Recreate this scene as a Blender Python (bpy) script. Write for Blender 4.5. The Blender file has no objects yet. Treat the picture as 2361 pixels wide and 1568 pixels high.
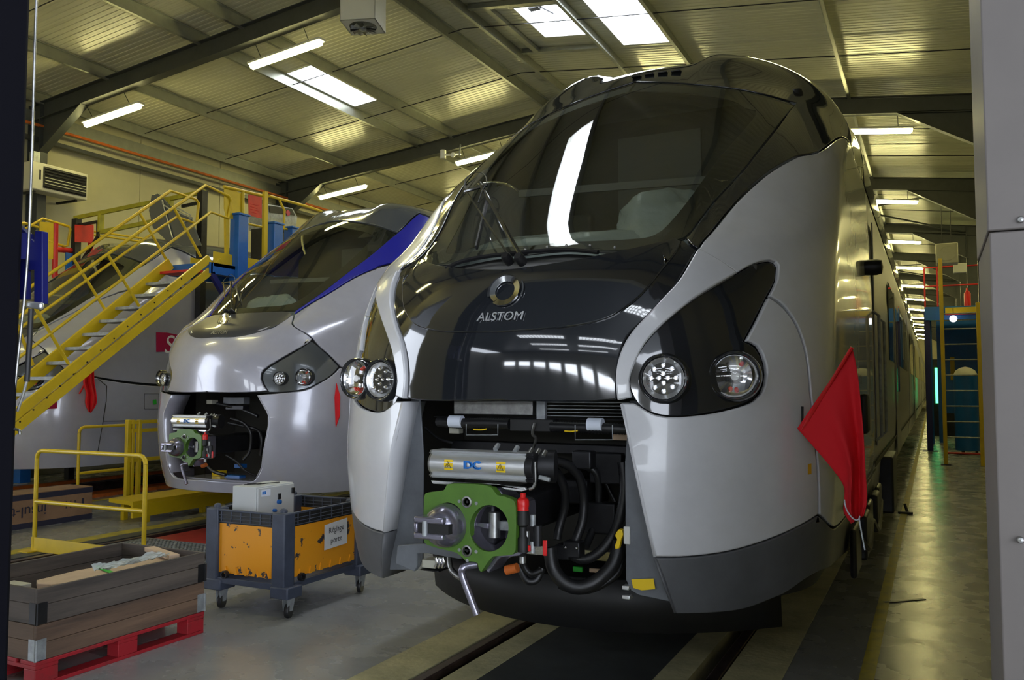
import bpy, bmesh, math, random
from mathutils import Vector, Matrix
from mathutils.bvhtree import BVHTree
from mathutils.geometry import delaunay_2d_cdt
random.seed(7)
sc = bpy.context.scene
# ------------------------------------------------------------------ camera
FP, CX, CY, CH = 1950.0, 1180.5, 784.0, 1.66
PIT = math.atan((895 - CY) / FP)
YAW = math.atan((2150 - CX) / FP * math.cos(PIT))
FW = Vector((-math.sin(YAW) * math.cos(PIT), math.cos(YAW) * math.cos(PIT), math.sin(PIT)))
RT = Vector((math.cos(YAW), math.sin(YAW), 0)); UP = RT.cross(FW)
CAM = Vector((0, 0, CH))
cd = bpy.data.cameras.new('camera'); cam = bpy.data.objects.new('camera', cd)
sc.collection.objects.link(cam); sc.camera = cam
cam.matrix_world = Matrix(((RT.x, UP.x, -FW.x, 0), (RT.y, UP.y, -FW.y, 0), (RT.z, UP.z, -FW.z, CH), (0, 0, 0, 1)))
cd.sensor_width = 36; cd.lens = 36 * FP / 2361; cd.clip_end = 300; cd.clip_start = .05
# ------------------------------------------------------------------ world, exposure
w = bpy.data.worlds.new('world'); sc.world = w; w.use_nodes = True
bg = w.node_tree.nodes['Background']; bg.inputs[0].default_value = (.74, .80, .90, 1); bg.inputs[1].default_value = 7.5
sc.view_settings.view_transform = 'Standard'; sc.view_settings.look = 'None'
sc.view_settings.gamma = 1; sc.view_settings.use_curve_mapping = False; sc.view_settings.exposure = 0.12
LAMP_COL, LAMP_POW = (1, .90, .36), 66
SKY_COL, SKY_POW = (.86, .92, 1), 14.0
# ------------------------------------------------------------------ helpers
def ray(x, y): return FW + RT * ((x - CX) / FP) - UP * ((y - CY) / FP)
def atX(x, y, v): d = ray(x, y); return CAM + d * (v / d.x)
def atY(x, y, v): d = ray(x, y); return CAM + d * (v / d.y)
def atZ(x, y, v): d = ray(x, y); return CAM + d * ((v - CH) / d.z)
def atPl(x, y, p, n): d = ray(x, y); return CAM + d * ((p - CAM).dot(n) / d.dot(n))

MATS = {}
def mat(name, col, rough=.5, metal=0., spec=.5, var=0., vs=6., bump=0., bs=60., coat=0., emit=None, es=0., trans=0., col2=None, thr=None, stretch=None, alpha=1.):
    m = bpy.data.materials.new(name); m.use_nodes = True; nt = m.node_tree; b = nt.nodes['Principled BSDF']
    I = b.inputs
    I['Base Color'].default_value = (*col, 1); I['Roughness'].default_value = rough; I['Metallic'].default_value = metal
    I['Specular IOR Level'].default_value = spec; I['Coat Weight'].default_value = coat; I['Coat Roughness'].default_value = .03
    I['Transmission Weight'].default_value = trans; I['Alpha'].default_value = alpha
    if emit: I['Emission Color'].default_value = (*emit, 1); I['Emission Strength'].default_value = es
    if var or col2 or bump:
        tc = nt.nodes.new('ShaderNodeTexCoord'); mp = nt.nodes.new('ShaderNodeMapping')
        nt.links.new(tc.outputs['Object'], mp.inputs[0])
        if stretch: mp.inputs['Scale'].default_value = stretch
    if var or col2:
        n = nt.nodes.new('ShaderNodeTexNoise'); n.inputs['Scale'].default_value = vs; n.inputs['Detail'].default_value = 6; n.inputs['Roughness'].default_value = .65
        nt.links.new(mp.outputs[0], n.inputs[0]); r = nt.nodes.new('ShaderNodeValToRGB')
        c2 = col2 if col2 else tuple(max(0, c * (1 - var)) for c in col); c1 = col if col2 else tuple(min(1, c * (1 + var * .5)) for c in col)
        lo, hi = thr if thr else (.35, .65)
        r.color_ramp.elements[0].position = lo; r.color_ramp.elements[1].position = hi
        r.color_ramp.elements[0].color = (*c2, 1); r.color_ramp.elements[1].color = (*c1, 1)
        nt.links.new(n.outputs[0], r.inputs[0]); nt.links.new(r.outputs[0], I['Base Color'])
    if bump:
        n2 = nt.nodes.new('ShaderNodeTexNoise'); n2.inputs['Scale'].default_value = bs; n2.inputs['Detail'].default_value = 4
        nt.links.new(mp.outputs[0], n2.inputs[0]); bp = nt.nodes.new('ShaderNodeBump'); bp.inputs['Strength'].default_value = bump; bp.inputs['Distance'].default_value = .01
        nt.links.new(n2.outputs[0], bp.inputs['Height']); nt.links.new(bp.outputs[0], I['Normal'])
    MATS[name] = m; return m
M = MATS
mat('white_paint', (.60, .605, .63), .22, coat=.5, var=.04)
mat('grey_paint', (.40, .40, .47), .22, coat=.6, var=.04, metal=.15)
mat('side_grey', (.36, .36, .37), .4, coat=.08, var=.04)
mat('gloss_black', (.014, .016, .02), .06, coat=1., spec=.5)
mat('roof_grey', (.10, .11, .12), .12, coat=.8, metal=.3)
mat('deep_blue', (.018, .02, .33), .2, coat=.7)
mat('skirt_grey', (.095, .098, .105), .45, var=.15)
mat('plate_grey', (.13, .14, .155), .5, var=.2)
mat('matt_black', (.012, .012, .012), .55)
mat('rubber', (.01, .01, .011), .42, bump=.2, bs=30)
mat('dark_metal', (.03, .03, .033), .4, metal=.6, var=.3)
mat('chrome', (.8, .8, .82), .12, metal=1.)
mat('aluminium', (.72, .73, .74), .33, metal=.85, var=.06)
mat('steel', (.35, .35, .34), .35, metal=.9, var=.3, vs=20)
mat('galvanised', (.35, .37, .38), .5, metal=.5, var=.3, vs=14)
mat('coupler_green', (.075, .17, .02), .42, var=.15)
mat('violet_steel', (.26, .25, .31), .22, metal=.75, var=.1)
mat('red_plastic', (.62, .01, .01), .3)
mat('yellow_plastic', (.8, .55, .01), .35)
mat('yellow_paint', (.60, .42, .010), .35, var=.12, vs=3.)
mat('dull_yellow', (.38, .34, .02), .5, var=.2)
mat('orange_paint', (.55, .13, .02), .5, var=.3)
mat('blue_paint', (.012, .12, .42), .35, var=.1)
mat('navy_paint', (.006, .008, .10), .4)
mat('red_paint', (.55, .015, .01), .45, var=.15)
mat('flag_red', (.72, .006, .015), .8, bump=.1, bs=400)
mat('white_plastic', (.62, .62, .58), .4)
mat('cream', (.50, .49, .40), .45, var=.05)
mat('tape_white', (.7, .75, .85), .6)
mat('cardboard', (.26, .15, .08), .8, var=.2, vs=3)
mat('print_navy', (.02, .02, .04), .7)
mat('print_blue', (.01, .16, .55), .5)
mat('print_white', (.8, .8, .8), .5)
mat('magenta', (.42, .01, .07), .35)
mat('paper', (.62, .62, .62), .7)
mat('green_tag', (.02, .4, .03), .6)
mat('amber_tape', (.75, .42, .01), .6)
mat('red_lens', (.7, .02, .005), .2)
mat('pallet_red', (.33, .008, .015), .65, var=.3, vs=8, col2=(.20, .02, .02), thr=(.3, .5))
mat('collar_wood', (.125, .10, .08), .8, bump=.5, bs=20, vs=5, col2=(.045, .038, .034), thr=(.35, .68), stretch=(1, .12, 1.6))
mat('collar_wood_end', (.11, .085, .07), .8, bump=.5, bs=20, vs=5, col2=(.04, .035, .03), thr=(.35, .68), stretch=(.12, 1, 1.6))
mat('collar_brown', (.19, .115, .07), .8, bump=.5, bs=20, vs=5, col2=(.065, .042, .03), thr=(.35, .68), stretch=(1, .12, 1.6))
mat('collar_brown_end', (.15, .095, .06), .8, bump=.5, bs=20, vs=5, col2=(.09, .06, .04), thr=(.35, .68), stretch=(.12, 1, 1.6))
mat('plywood', (.50, .36, .24), .7, var=.12)
mat('trolley_plastic', (.045, .055, .085), .5, var=.2, vs=12)
mat('trolley_panel', (.72, .29, .008), .5, col2=(.035, .035, .045), thr=(.385, .395), vs=9.)
mat('cab_dark', (.045, .043, .035), .7)
mat('cab_grey', (.14, .14, .13), .6)
mat('rafter_paint', (.045, .05, .052), .45, var=.15)
mat('purlin_steel', (.32, .33, .29), .38, metal=.6, var=.1)
mat('wall_panel', (.46, .43, .28), .5, var=.05, vs=2)
mat('roof_sheet', (.58, .57, .43), .26, var=.06, vs=1.5)
mat('pillar_paint', (.105, .092, .084), .5, var=.06)
mat('pillar_edge', (.30, .36, .32), .4)
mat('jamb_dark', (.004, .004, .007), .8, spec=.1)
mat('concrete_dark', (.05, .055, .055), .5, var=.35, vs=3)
mat('concrete_strip', (.52, .48, .27), .7, bump=.4, bs=25, vs=3, col2=(.30, .28, .16), thr=(.3, .6))
mat('rail_steel', (.10, .07, .065), .35, metal=.7, var=.4, vs=8)
mat('yellow_line', (.42, .34, .02), .5, var=.4, vs=6, col2=(.22, .2, .06), thr=(.3, .55))
mat('red_plate', (.42, .035, .03), .5, var=.15)
mat('smoke_glass', (.35, .36, .36), .03, trans=0)
mat('sheet_plastic', (.5, .56, .56), .16, bump=1., bs=26, alpha=.68)
mat('lamp_tube', (1, 1, 1), .5, emit=LAMP_COL, es=LAMP_POW)
mat('skylight_glazing', (1, 1, 1), .5, emit=SKY_COL, es=SKY_POW)
mat('canopy_glazing', (1, 1, 1), .5, emit=SKY_COL, es=13)
mat('dark_wall', (.09, .085, .07), .7)
mat('hood_grey', (.035, .038, .05), .35, coat=.2)
mat('window_glow', (1, 1, 1), .5, emit=(.9, .95, 1), es=3.5)
mat('green_screen', (0, .1, .02), .5, emit=(.1, 1, .3), es=3)
# tinted glass
def glass(name, tint, gl=.0):
    m = bpy.data.materials.new(name); m.use_nodes = True; nt = m.node_tree; nt.nodes.clear()
    o = nt.nodes.new('ShaderNodeOutputMaterial'); t = nt.nodes.new('ShaderNodeBsdfTransparent'); g = nt.nodes.new('ShaderNodeBsdfGlossy')
    f = nt.nodes.new('ShaderNodeFresnel'); f.inputs[0].default_value = 1.8; mx = nt.nodes.new('ShaderNodeMixShader')
    t.inputs[0].default_value = (*tint, 1); g.inputs['Roughness'].default_value = .02; g.inputs[0].default_value = (1, 1, 1, 1)
    ge = nt.nodes.new('ShaderNodeNewGeometry'); mm = nt.nodes.new('ShaderNodeMath'); mm.operation = 'SUBTRACT'; mm.use_clamp = True; nt.links.new(f.outputs[0], mm.inputs[0]); nt.links.new(ge.outputs['Backfacing'], mm.inputs[1]); nt.links.new(mm.outputs[0], mx.inputs[0]); nt.links.new(t.outputs[0], mx.inputs[1]); nt.links.new(g.outputs[0], mx.inputs[2]); nt.links.new(mx.outputs[0], o.inputs[0])
    MATS[name] = m
glass('windscreen_glass', (.82, .84, .80)); glass('lamp_glass', (.9, .9, .9)); glass('window_glass', (.08, .09, .1))
# floor material: grey resin, darker stains, glossy variation
def floor_mat():
    m = mat('floor_resin', (.2, .2, .19), .3); nt = m.node_tree; b = nt.nodes['Principled BSDF']
    tc = nt.nodes.new('ShaderNodeTexCoord')
    n = nt.nodes.new('ShaderNodeTexNoise'); n.inputs['Scale'].default_value = 1.6; n.inputs['Detail'].default_value = 10; n.inputs['Roughness'].default_value = .7
    nt.links.new(tc.outputs['Object'], n.inputs[0]); r = nt.nodes.new('ShaderNodeValToRGB')
    e = r.color_ramp.elements; e[0].position = .33; e[1].position = .62; e[0].color = (.22, .222, .215, 1); e[1].color = (.265, .27, .262, 1)
    nt.links.new(n.outputs[0], r.inputs[0]); nt.links.new(r.outputs[0], b.inputs['Base Color'])
    n2 = nt.nodes.new('ShaderNodeTexNoise'); n2.inputs['Scale'].default_value = 3.; n2.inputs['Detail'].default_value = 6; nt.links.new(tc.outputs['Object'], n2.inputs[0])
    r2 = nt.nodes.new('ShaderNodeMapRange'); r2.inputs['From Min'].default_value = .3; r2.inputs['From Max'].default_value = .7; r2.inputs['To Min'].default_value = .22; r2.inputs['To Max'].default_value = .32
    nt.links.new(n2.outputs[0], r2.inputs[0]); nt.links.new(r2.outputs[0], b.inputs['Roughness'])
    n3 = nt.nodes.new('ShaderNodeTexNoise'); n3.inputs['Scale'].default_value = 9; n3.inputs['Detail'].default_value = 3; nt.links.new(tc.outputs['Object'], n3.inputs[0])
    bp = nt.nodes.new('ShaderNodeBump'); bp.inputs['Strength'].default_value = .25; bp.inputs['Distance'].default_value = .01
    nt.links.new(n3.outputs[0], bp.inputs['Height']); nt.links.new(bp.outputs[0], b.inputs['Normal'])
floor_mat()

COL = sc.collection
def tag(o, label=None, cat=None, group=None, kind=None):
    if label: o['label'] = label
    if cat: o['category'] = cat
    if group: o['group'] = group
    if kind: o['kind'] = kind
    return o
def empty(name, loc=(0, 0, 0), rz=0, **k):
    o = bpy.data.objects.new(name, None); COL.objects.link(o); o.location = loc; o.rotation_euler = (0, 0, rz); o.empty_display_size = .1
    return tag(o, **k)
class MB:
    """collects shapes; origin = parent's location so world coordinates can be given"""
    def __init__(s, org=(0, 0, 0)): s.v = []; s.f = []; s.o = Vector(org)
    def add(s, vs, fs):
        n = len(s.v); s.v += [Vector(v) - s.o for v in vs]; s.f += [tuple(i + n for i in f) for f in fs]; return s
    def box(s, a, b):
        x0, y0, z0 = a; x1, y1, z1 = b
        return s.add([(x0, y0, z0), (x1, y0, z0), (x1, y1, z0), (x0, y1, z0), (x0, y0, z1), (x1, y0, z1), (x1, y1, z1), (x0, y1, z1)],
                     [(0, 3, 2, 1), (4, 5, 6, 7), (0, 1, 5, 4), (1, 2, 6, 5), (2, 3, 7, 6), (3, 0, 4, 7)])
    def bar(s, p, q, wd, ht, upv=(0, 0, 1)):
        p = Vector(p); q = Vector(q); d = (q - p).normalized(); u = Vector(upv)
        if abs(d.dot(u)) > .98: u = Vector((0, 1, 0))
        r = d.cross(u).normalized() * wd / 2; t = r.cross(d).normalized() * ht / 2
        return s.add([p - r - t, p + r - t, p + r + t, p - r + t, q - r - t, q + r - t, q + r + t, q - r + t],
                     [(0, 1, 2, 3), (7, 6, 5, 4), (0, 4, 5, 1), (1, 5, 6, 2), (2, 6, 7, 3), (3, 7, 4, 0)])
    def tube(s, pts, r, n=8, smooth=0, cap=True):
        pts = [Vector(p) for p in pts]
        if smooth: pts = catmull(pts, smooth)
        rings = []; prev = None; N = len(pts)
        for i, p in enumerate(pts):
            d = (pts[min(i + 1, N - 1)] - pts[max(i - 1, 0)])
            if d.length < 1e-7: d = Vector((0, 0, 1))
            d.normalize()
            if prev is None:
                a = Vector((0, 0, 1)) if abs(d.z) < .9 else Vector((1, 0, 0)); u = d.cross(a).normalized()
            else: u = (prev - d * prev.dot(d)).normalized()
            prev = u; v = d.cross(u); rr = r[i] if isinstance(r, (list, tuple)) and not smooth else (r if not isinstance(r, (list, tuple)) else r[0])
            rings.append([p + (u * math.cos(2 * math.pi * k / n) + v * math.sin(2 * math.pi * k / n)) * rr for k in range(n)])
        vs = [q for rg in rings for q in rg]; fs = []
        for i in range(N - 1):
            for k in range(n): fs.append((i * n + k, i * n + (k + 1) % n, (i + 1) * n + (k + 1) % n, (i + 1) * n + k))
        if cap: fs += [tuple(range(n - 1, -1, -1)), tuple(range((N - 1) * n, N * n))]
        return s.add(vs, fs)
    def cyl(s, p, q, r, n=20, r2=None): return s.tube([p, q], [r, r if r2 is None else r2], n)
    def prism(s, poly, off):
        """poly: 3D points, off: extrusion vector"""
        n = len(poly); off = Vector(off); a = [Vector(p) for p in poly]
        return s.add(a + [p + off for p in a], [tuple(range(n)), tuple(range(2 * n - 1, n - 1, -1))] + [(i, i + n, (i + 1) % n + n, (i + 1) % n) for i in range(n)])
    def lathe(s, c, ax, prof, n=28, a0=0, a1=2 * math.pi):
        """prof: (radius, distance along ax)"""
        c = Vector(c); ax = Vector(ax).normalized(); a = Vector((0, 0, 1)) if abs(ax.z) < .9 else Vector((1, 0, 0)); u = ax.cross(a).normalized(); v = ax.cross(u)
        full = abs(a1 - a0 - 2 * math.pi) < 1e-6; m = n if full else n + 1; vs = []; fs = []
        for r, h in prof:
            for k in range(m):
                t = a0 + (a1 - a0) * k / n; vs.append(c + ax * h + (u * math.cos(t) + v * math.sin(t)) * r)
        for i in range(len(prof) - 1):
            for k in range(m if full else m - 1): fs.append((i * m + k, i * m + (k + 1) % m, (i + 1) * m + (k + 1) % m, (i + 1) * m + k))
        return s.add(vs, fs)
    def ball(s, c, r, n=12):
        return s.lathe(c, (0, 0, 1), [(max(1e-4, r * math.sin(math.pi * i / n)), -r * math.cos(math.pi * i / n)) for i in range(n + 1)], n * 2)
    def build(s, name, m, parent=None, smooth=None, bevel=0, seg=2, loc=None, **k):
        me = bpy.data.meshes.new(name); me.from_pydata([tuple(v) for v in s.v], [], s.f); me.update()
        bm = bmesh.new(); bm.from_mesh(me); bmesh.ops.recalc_face_normals(bm, faces=bm.faces); bm.to_mesh(me); bm.free()
        me.materials.append(M[m]); o = bpy.data.objects.new(name, me); COL.objects.link(o)
        if smooth is not None: me.shade_smooth(); me.set_sharp_from_angle(angle=math.radians(smooth))
        if bevel:
            bv = o.modifiers.new('bevel', 'BEVEL'); bv.width = bevel; bv.segments = seg; bv.limit_method = 'ANGLE'; bv.angle_limit = math.radians(50)
            if smooth is None: me.shade_smooth(); me.set_sharp_from_angle(angle=math.radians(35))
        if parent: o.parent = parent
        if loc is not None: o.location = loc
        return tag(o, **k)
def catmull(p, n=6, closed=False):
    out = []; N = len(p); rng = range(N if closed else N - 1)
    for i in rng:
        a = p[(i - 1) % N] if closed or i > 0 else p[0]; b = p[i]; c = p[(i + 1) % N]; d = p[(i + 2) % N] if closed or i + 2 < N else p[-1]
        for k in range(n):
            t = k / n
            out.append(b * 1. + (c - a) * (.5 * t) + (a * 2. - b * 5. + c * 4. - d) * (.5 * t * t) + (b * 3. - a - c * 3. + d) * (.5 * t ** 3))
    if not closed: out.append(p[-1] * 1.)
    return out
def arcpts(c, r, a0, a1, n=10, ax=(1, 0, 0), ay=(0, 0, 1)):
    c = Vector(c); ax = Vector(ax); ay = Vector(ay)
    return [c + (ax * math.cos(math.radians(a0 + (a1 - a0) * i / n)) + ay * math.sin(math.radians(a0 + (a1 - a0) * i / n))) * r for i in range(n + 1)]
def copy_tree(o, parent=None, swap=None, skip=()):
    c = o.copy(); COL.objects.link(c); c.parent = parent
    if swap and c.data and c.data.materials and c.data.materials[0].name in swap:
        c.data = c.data.copy(); c.data.materials[0] = M[swap[c.data.materials[0].name]]
    for ch in o.children:
        if ch.name.split('.')[0] not in skip: copy_tree(ch, c, swap, skip)
    return c
def text_mesh(s, size):
    cu = bpy.data.curves.new('t', 'FONT'); cu.body = s; cu.size = size; cu.align_x = 'CENTER'; cu.align_y = 'CENTER'
    o = bpy.data.objects.new('t', cu); COL.objects.link(o); bpy.context.view_layer.update()
    me = o.to_mesh(); vs = [v.co.copy() for v in me.vertices]; fs = [tuple(p.vertices) for p in me.polygons]; o.to_mesh_clear()
    bpy.data.objects.remove(o); bpy.data.curves.remove(cu); return vs, fs
def put_text(mb, s, size, c, ux, uy, off=.002, depth=0., shear=0., sx=1.):
    """flat lettering centred on c, reading along ux with uy up"""
    vs, fs = text_mesh(s, size); c = Vector(c); ux = Vector(ux).normalized(); uy = Vector(uy).normalized(); n = ux.cross(uy)
    pos = [c + ux * ((v.x + shear * v.y) * sx) + uy * v.y + n * (off + depth) for v in vs]
    mb.add(pos, fs)
    if depth:
        mb.add([p - n * depth for p in pos], [tuple(reversed(f)) for f in fs])
        ed = {}
        for f in fs:
            for i in range(len(f)): e = (f[i], f[(i + 1) % len(f)]); ed[e] = 1
        bd = [e for e in ed if (e[1], e[0]) not in ed]
        for a, b in bd: mb.add([pos[a], pos[b], pos[b] - n * depth, pos[a] - n * depth], [(0, 1, 2, 3)])
    return mb
# ================================================================== THE HALL
XR, ZR = -7.15, 7.54                 # ridge, underside of the rafters there
XL, XE, YF, YB = -15.35, 4.2, 2.1, 98.0
def zraf(x): return ZR + .1 * (x - XR) if x < XR else ZR - .12 * (x - XR)
SH = .50                             # sheet above rafter underside
FRAMES = [3.4 + 6.8 * i for i in range(14)]
# pits for the tracks are cut as dark recesses: floor slab is assembled around them
T1X, T2X, T3X = -1.92, -7.22, -12.5
G = .75
fl = MB()
fl.box((T1X + 1.1, -34, -.3), (XE + 1, YB, 0)); fl.box((T2X + 1.05, -34, -.3), (T1X - 1.1, YB, 0))
fl.box((T3X + .95, -34, -.3), (T2X - 1.05, YB, 0)); fl.box((-24, -34, -.3), (T3X - .95, YB, 0))
floor = fl.build('floor', 'floor_resin', kind='structure')
def strip(x0, x1, y0, y1, m, name, z=.004, zb=-.02): return MB().box((x0, y0, zb), (x1, y1, z)).build(name, m, floor)
# track 1: embedded rails with concrete strips
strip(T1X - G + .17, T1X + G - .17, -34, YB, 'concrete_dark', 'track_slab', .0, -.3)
for s in (-1, 1):
    c = T1X + s * G
    a, b = sorted((c - .05 * s - .0, c + s * .36)); 
    strip(min(c + s * .05, c + s * .36), max(c + s * .05, c + s * .36), -34, YB, 'concrete_strip', 'concrete_edge', .003, -.3)
    strip(min(c - s * .12, c - s * .30), max(c - s * .12, c - s * .30), -34, YB, 'concrete_strip', 'concrete_edge', .003, -.3)
    r = MB(); r.box((c - .036, -34, -.045), (c + .036, YB, .002)); r.box((c - .01, -34, -.14), (c + .01, YB, -.045)); r.box((c - .075, -34, -.16), (c + .075, YB, -.14))
    r.build('rail', 'rail_steel', floor, bevel=.008)
strip(T1X - G - .06, T1X + G + .06, -34, YB, 'matt_black', 'rail_trough', -.16, -.3)
# tracks 2 and 3: open pits with rails on the edges
for tx, hw in ((T2X, 1.05), (T3X, .95)):
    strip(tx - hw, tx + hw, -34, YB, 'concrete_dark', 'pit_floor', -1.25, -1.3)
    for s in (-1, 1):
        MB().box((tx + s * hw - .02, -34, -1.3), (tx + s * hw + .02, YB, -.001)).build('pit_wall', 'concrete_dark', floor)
        c = tx + s * G
        MB().box((c - .09, -34, -.30), (c + .09, YB, -.14)).build('rail_beam', 'orange_paint' if tx == T3X else 'galvanised', floor)
        r = MB(); r.box((c - .036, -34, -.045), (c + .036, YB, .002)); r.box((c - .01, -34, -.12), (c + .01, YB, -.045)); r.box((c - .075, -34, -.14), (c + .075, YB, -.12))
        r.build('rail', 'rail_steel', floor, bevel=.006)
        if tx == T3X:
            MB().box((tx + s * (hw + .01), -34, -.001), (tx + s * (hw + .14), YB, .05)).build('kerb_beam', 'orange_paint', floor)
        else: strip(min(tx + s * .86, tx + s * 1.04), max(tx + s * .86, tx + s * 1.04), -34, YB, 'concrete_dark', 'pit_edge', -.002, -.3)
strip(T2X - 1.26, T2X - 1.06, -2, YB, 'yellow_line', 'painted_line'); strip(T2X + 1.08, T2X + 1.26, -2, YB, 'yellow_line', 'painted_line')
strip(T3X + 1.35, T3X + 1.43, -2, YB, 'yellow_line', 'painted_line'); strip(-.42, -.34, 2, YB, 'yellow_line', 'painted_line')
# ceiling: roof sheets one by one, open where the rooflights are
ceiling = empty('ceiling', (XR, YF, ZR + SH)); tag(ceiling, kind='structure')
CO = Vector((XR, YF, ZR + SH))
def sheet_z(x): return zraf(x) + SH
def skyrect(px, left=True):
    n = Vector((-.1, 0, 1)) if left else Vector((.12, 0, 1)); P0 = Vector((XR, 0, ZR + SH)); q = [atPl(x, y, P0, n) for x, y in px]
    return min(p.x for p in q), max(p.x for p in q), min(p.y for p in q), max(p.y for p in q)
HL = [(-10.87, -10.24, 12.26, 14.36), (-10.87, -10.24, 25.86, 27.96), (-10.87, -10.24, 39.4, 41.6)]  # first one is seen; the farther ones are unseen, added for light
HR = [(-6.0, -5.08, 12.15, 13.42), (-4.75, -3.86, 10.9, 14.02), (-4.42, -3.9, 3.75, 7.7), (-4.85, -3.95, 31.8, 35), (-4.85, -3.95, 45, 48)]  # last two are unseen, added to light the far bays
def sheet_mesh(x0, x1, wy, nr):
    mb = MB((XR, 0, 0)); py = wy / nr
    for k in range(nr):
        y = k * py
        for (a, b, za, zb) in ((0, .45, 0, 0), (.45, .55, 0, .006), (.55, .9, .006, .006), (.9, 1., .006, 0)):
            mb.add([(x0, y + a * py, za + sheet_z(x0) - CO.z), (x1, y + a * py, za + sheet_z(x1) - CO.z), (x1, y + b * py, zb + sheet_z(x1) - CO.z), (x0, y + b * py, zb + sheet_z(x0) - CO.z)], [(0, 1, 2, 3)])
    mb.add([(x0, wy - .012, -.012 + sheet_z(x0) - CO.z), (x1, wy - .012, -.012 + sheet_z(x1) - CO.z), (x1, wy, -.012 + sheet_z(x1) - CO.z), (x0, wy, -.012 + sheet_z(x0) - CO.z)], [(0, 1, 2, 3)])
    return mb
def roof_side(xa, xb, holes):
    base = None; y = YF - .4
    ys = set(); 
    while y < YB: ys.add(round(y, 3)); y += 1.0
    for h in holes: ys.add(h[2]); ys.add(h[3])
    ys.add(YB); ys = sorted(ys); ys = [y for i, y in enumerate(ys) if i == 0 or y - ys[i - 1] > .02]
    for y0, y1 in zip(ys, ys[1:]):
        hs = sorted([h for h in holes if h[2] <= y0 + .01 and h[3] >= y1 - .01]); wy = y1 - y0
        segs = []; x = xa
        for h in hs: segs.append((x, h[0])); x = h[1]
        segs.append((x, xb))
        for s in segs:
            if not hs and abs(wy - 1) < .01:
                if base is None: base = sheet_mesh(*s, 1.0, 9).build('roof_sheet', 'roof_sheet', ceiling, loc=(0, y0 - YF, 0)); continue
                o = base.copy(); COL.objects.link(o); o.location = (0, y0 - YF, 0)
            else: sheet_mesh(*s, wy, max(1, round(wy * 9))).build('roof_sheet', 'roof_sheet', ceiling, loc=(0, y0 - YF, 0))
    # weathering skin outside keeps daylight out
    sk = MB(CO)
    for y0, y1 in zip(ys, ys[1:]):
        hs = sorted([h for h in holes if h[2] <= y0 + .01 and h[3] >= y1 - .01]); x = xa; segs = []
        for h in hs: segs.append((x, h[0])); x = h[1]
        segs.append((x, xb))
        for a, b in segs: sk.add([(a, y0, sheet_z(a) + .06), (b, y0, sheet_z(b) + .06), (b, y1, sheet_z(b) + .06), (a, y1, sheet_z(a) + .06)], [(0, 1, 2, 3)])
    sk.build('roof_skin', 'roof_sheet', ceiling)
roof_side(XL - .3, XR, HL); roof_side(XR, XE + .2, HR)
for h in HL + HR:
    x0, x1, y0, y1 = h; z = sheet_z; c = MB(CO)
    t = .22
    fr = MB(CO)
    for (a, b) in (((x0, y0), (x1, y0)), ((x1, y0), (x1, y1)), ((x1, y1), (x0, y1)), ((x0, y1), (x0, y0))):
        fr.add([(a[0], a[1], z(a[0]) - .02), (b[0], b[1], z(b[0]) - .02), (b[0], b[1], z(b[0]) + t), (a[0], a[1], z(a[0]) + t)], [(0, 1, 2, 3)])
    f = fr.build('rooflight_kerb', 'white_plastic', ceiling); sl = f.modifiers.new('s', 'SOLIDIFY'); sl.thickness = .02; sl.offset = 1
    MB(CO).add([(x0, y0, z(x0) + t), (x1, y0, z(x1) + t), (x1, y1, z(x1) + t), (x0, y1, z(x0) + t)], [(0, 1, 2, 3)]).build('rooflight_pane', 'skylight_glazing', ceiling)
# smoke vent actuator in the square rooflight
av = MB(CO); hx = HR[0]
av.bar((hx[0] + .1, hx[2] + .35, 8.0), (hx[1] - .1, hx[2] + .15, 7.92), .02, .02); av.box((hx[0] + .12, hx[2] + .3, 7.97), (hx[0] + .3, hx[2] + .42, 8.06)); av.bar((hx[0] + .2, hx[2] + .25, 8.05), (hx[0] + .45, hx[2] + .6, 7.95), .02, .02)
av.build('vent_actuator', 'dark_metal', ceiling)
# square kerb trim below that rooflight
kt = MB(CO)
for a, b in (((-6.7, 11.9), (-5.1, 11.9)), ((-6.7, 13.95), (-5.1, 13.95)), ((-6.4, 11.9), (-6.4, 13.95))): kt.bar((a[0], a[1], sheet_z(a[0]) - .05), (b[0], b[1], sheet_z(b[0]) - .05), .1, .08)
kt.build('trimmer', 'purlin_steel', ceiling)
for x in (-15.0, -13.2, -10.93, -9.98, -7.45, -6.75, -5.05, -3.78, -1.3, 2.6):
    z = zraf(x) + SH - .01; p = MB(CO); s = 1 if x < XR else -1
    p.box((x - .005, YF, z - .2), (x + .005, YB, z)); p.box((min(x, x + s * .05), YF, z - .01), (max(x, x + s * .05), YB, z)); p.box((min(x, x - s * .05), YF, z - .2), (max(x, x - s * .05), YB, z - .19)); p.box((x - s * .05 - .004, YF, z - .2), (x - s * .05 + .004, YB, z - .17))
    p.build('purlin', 'purlin_steel', ceiling)
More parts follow.
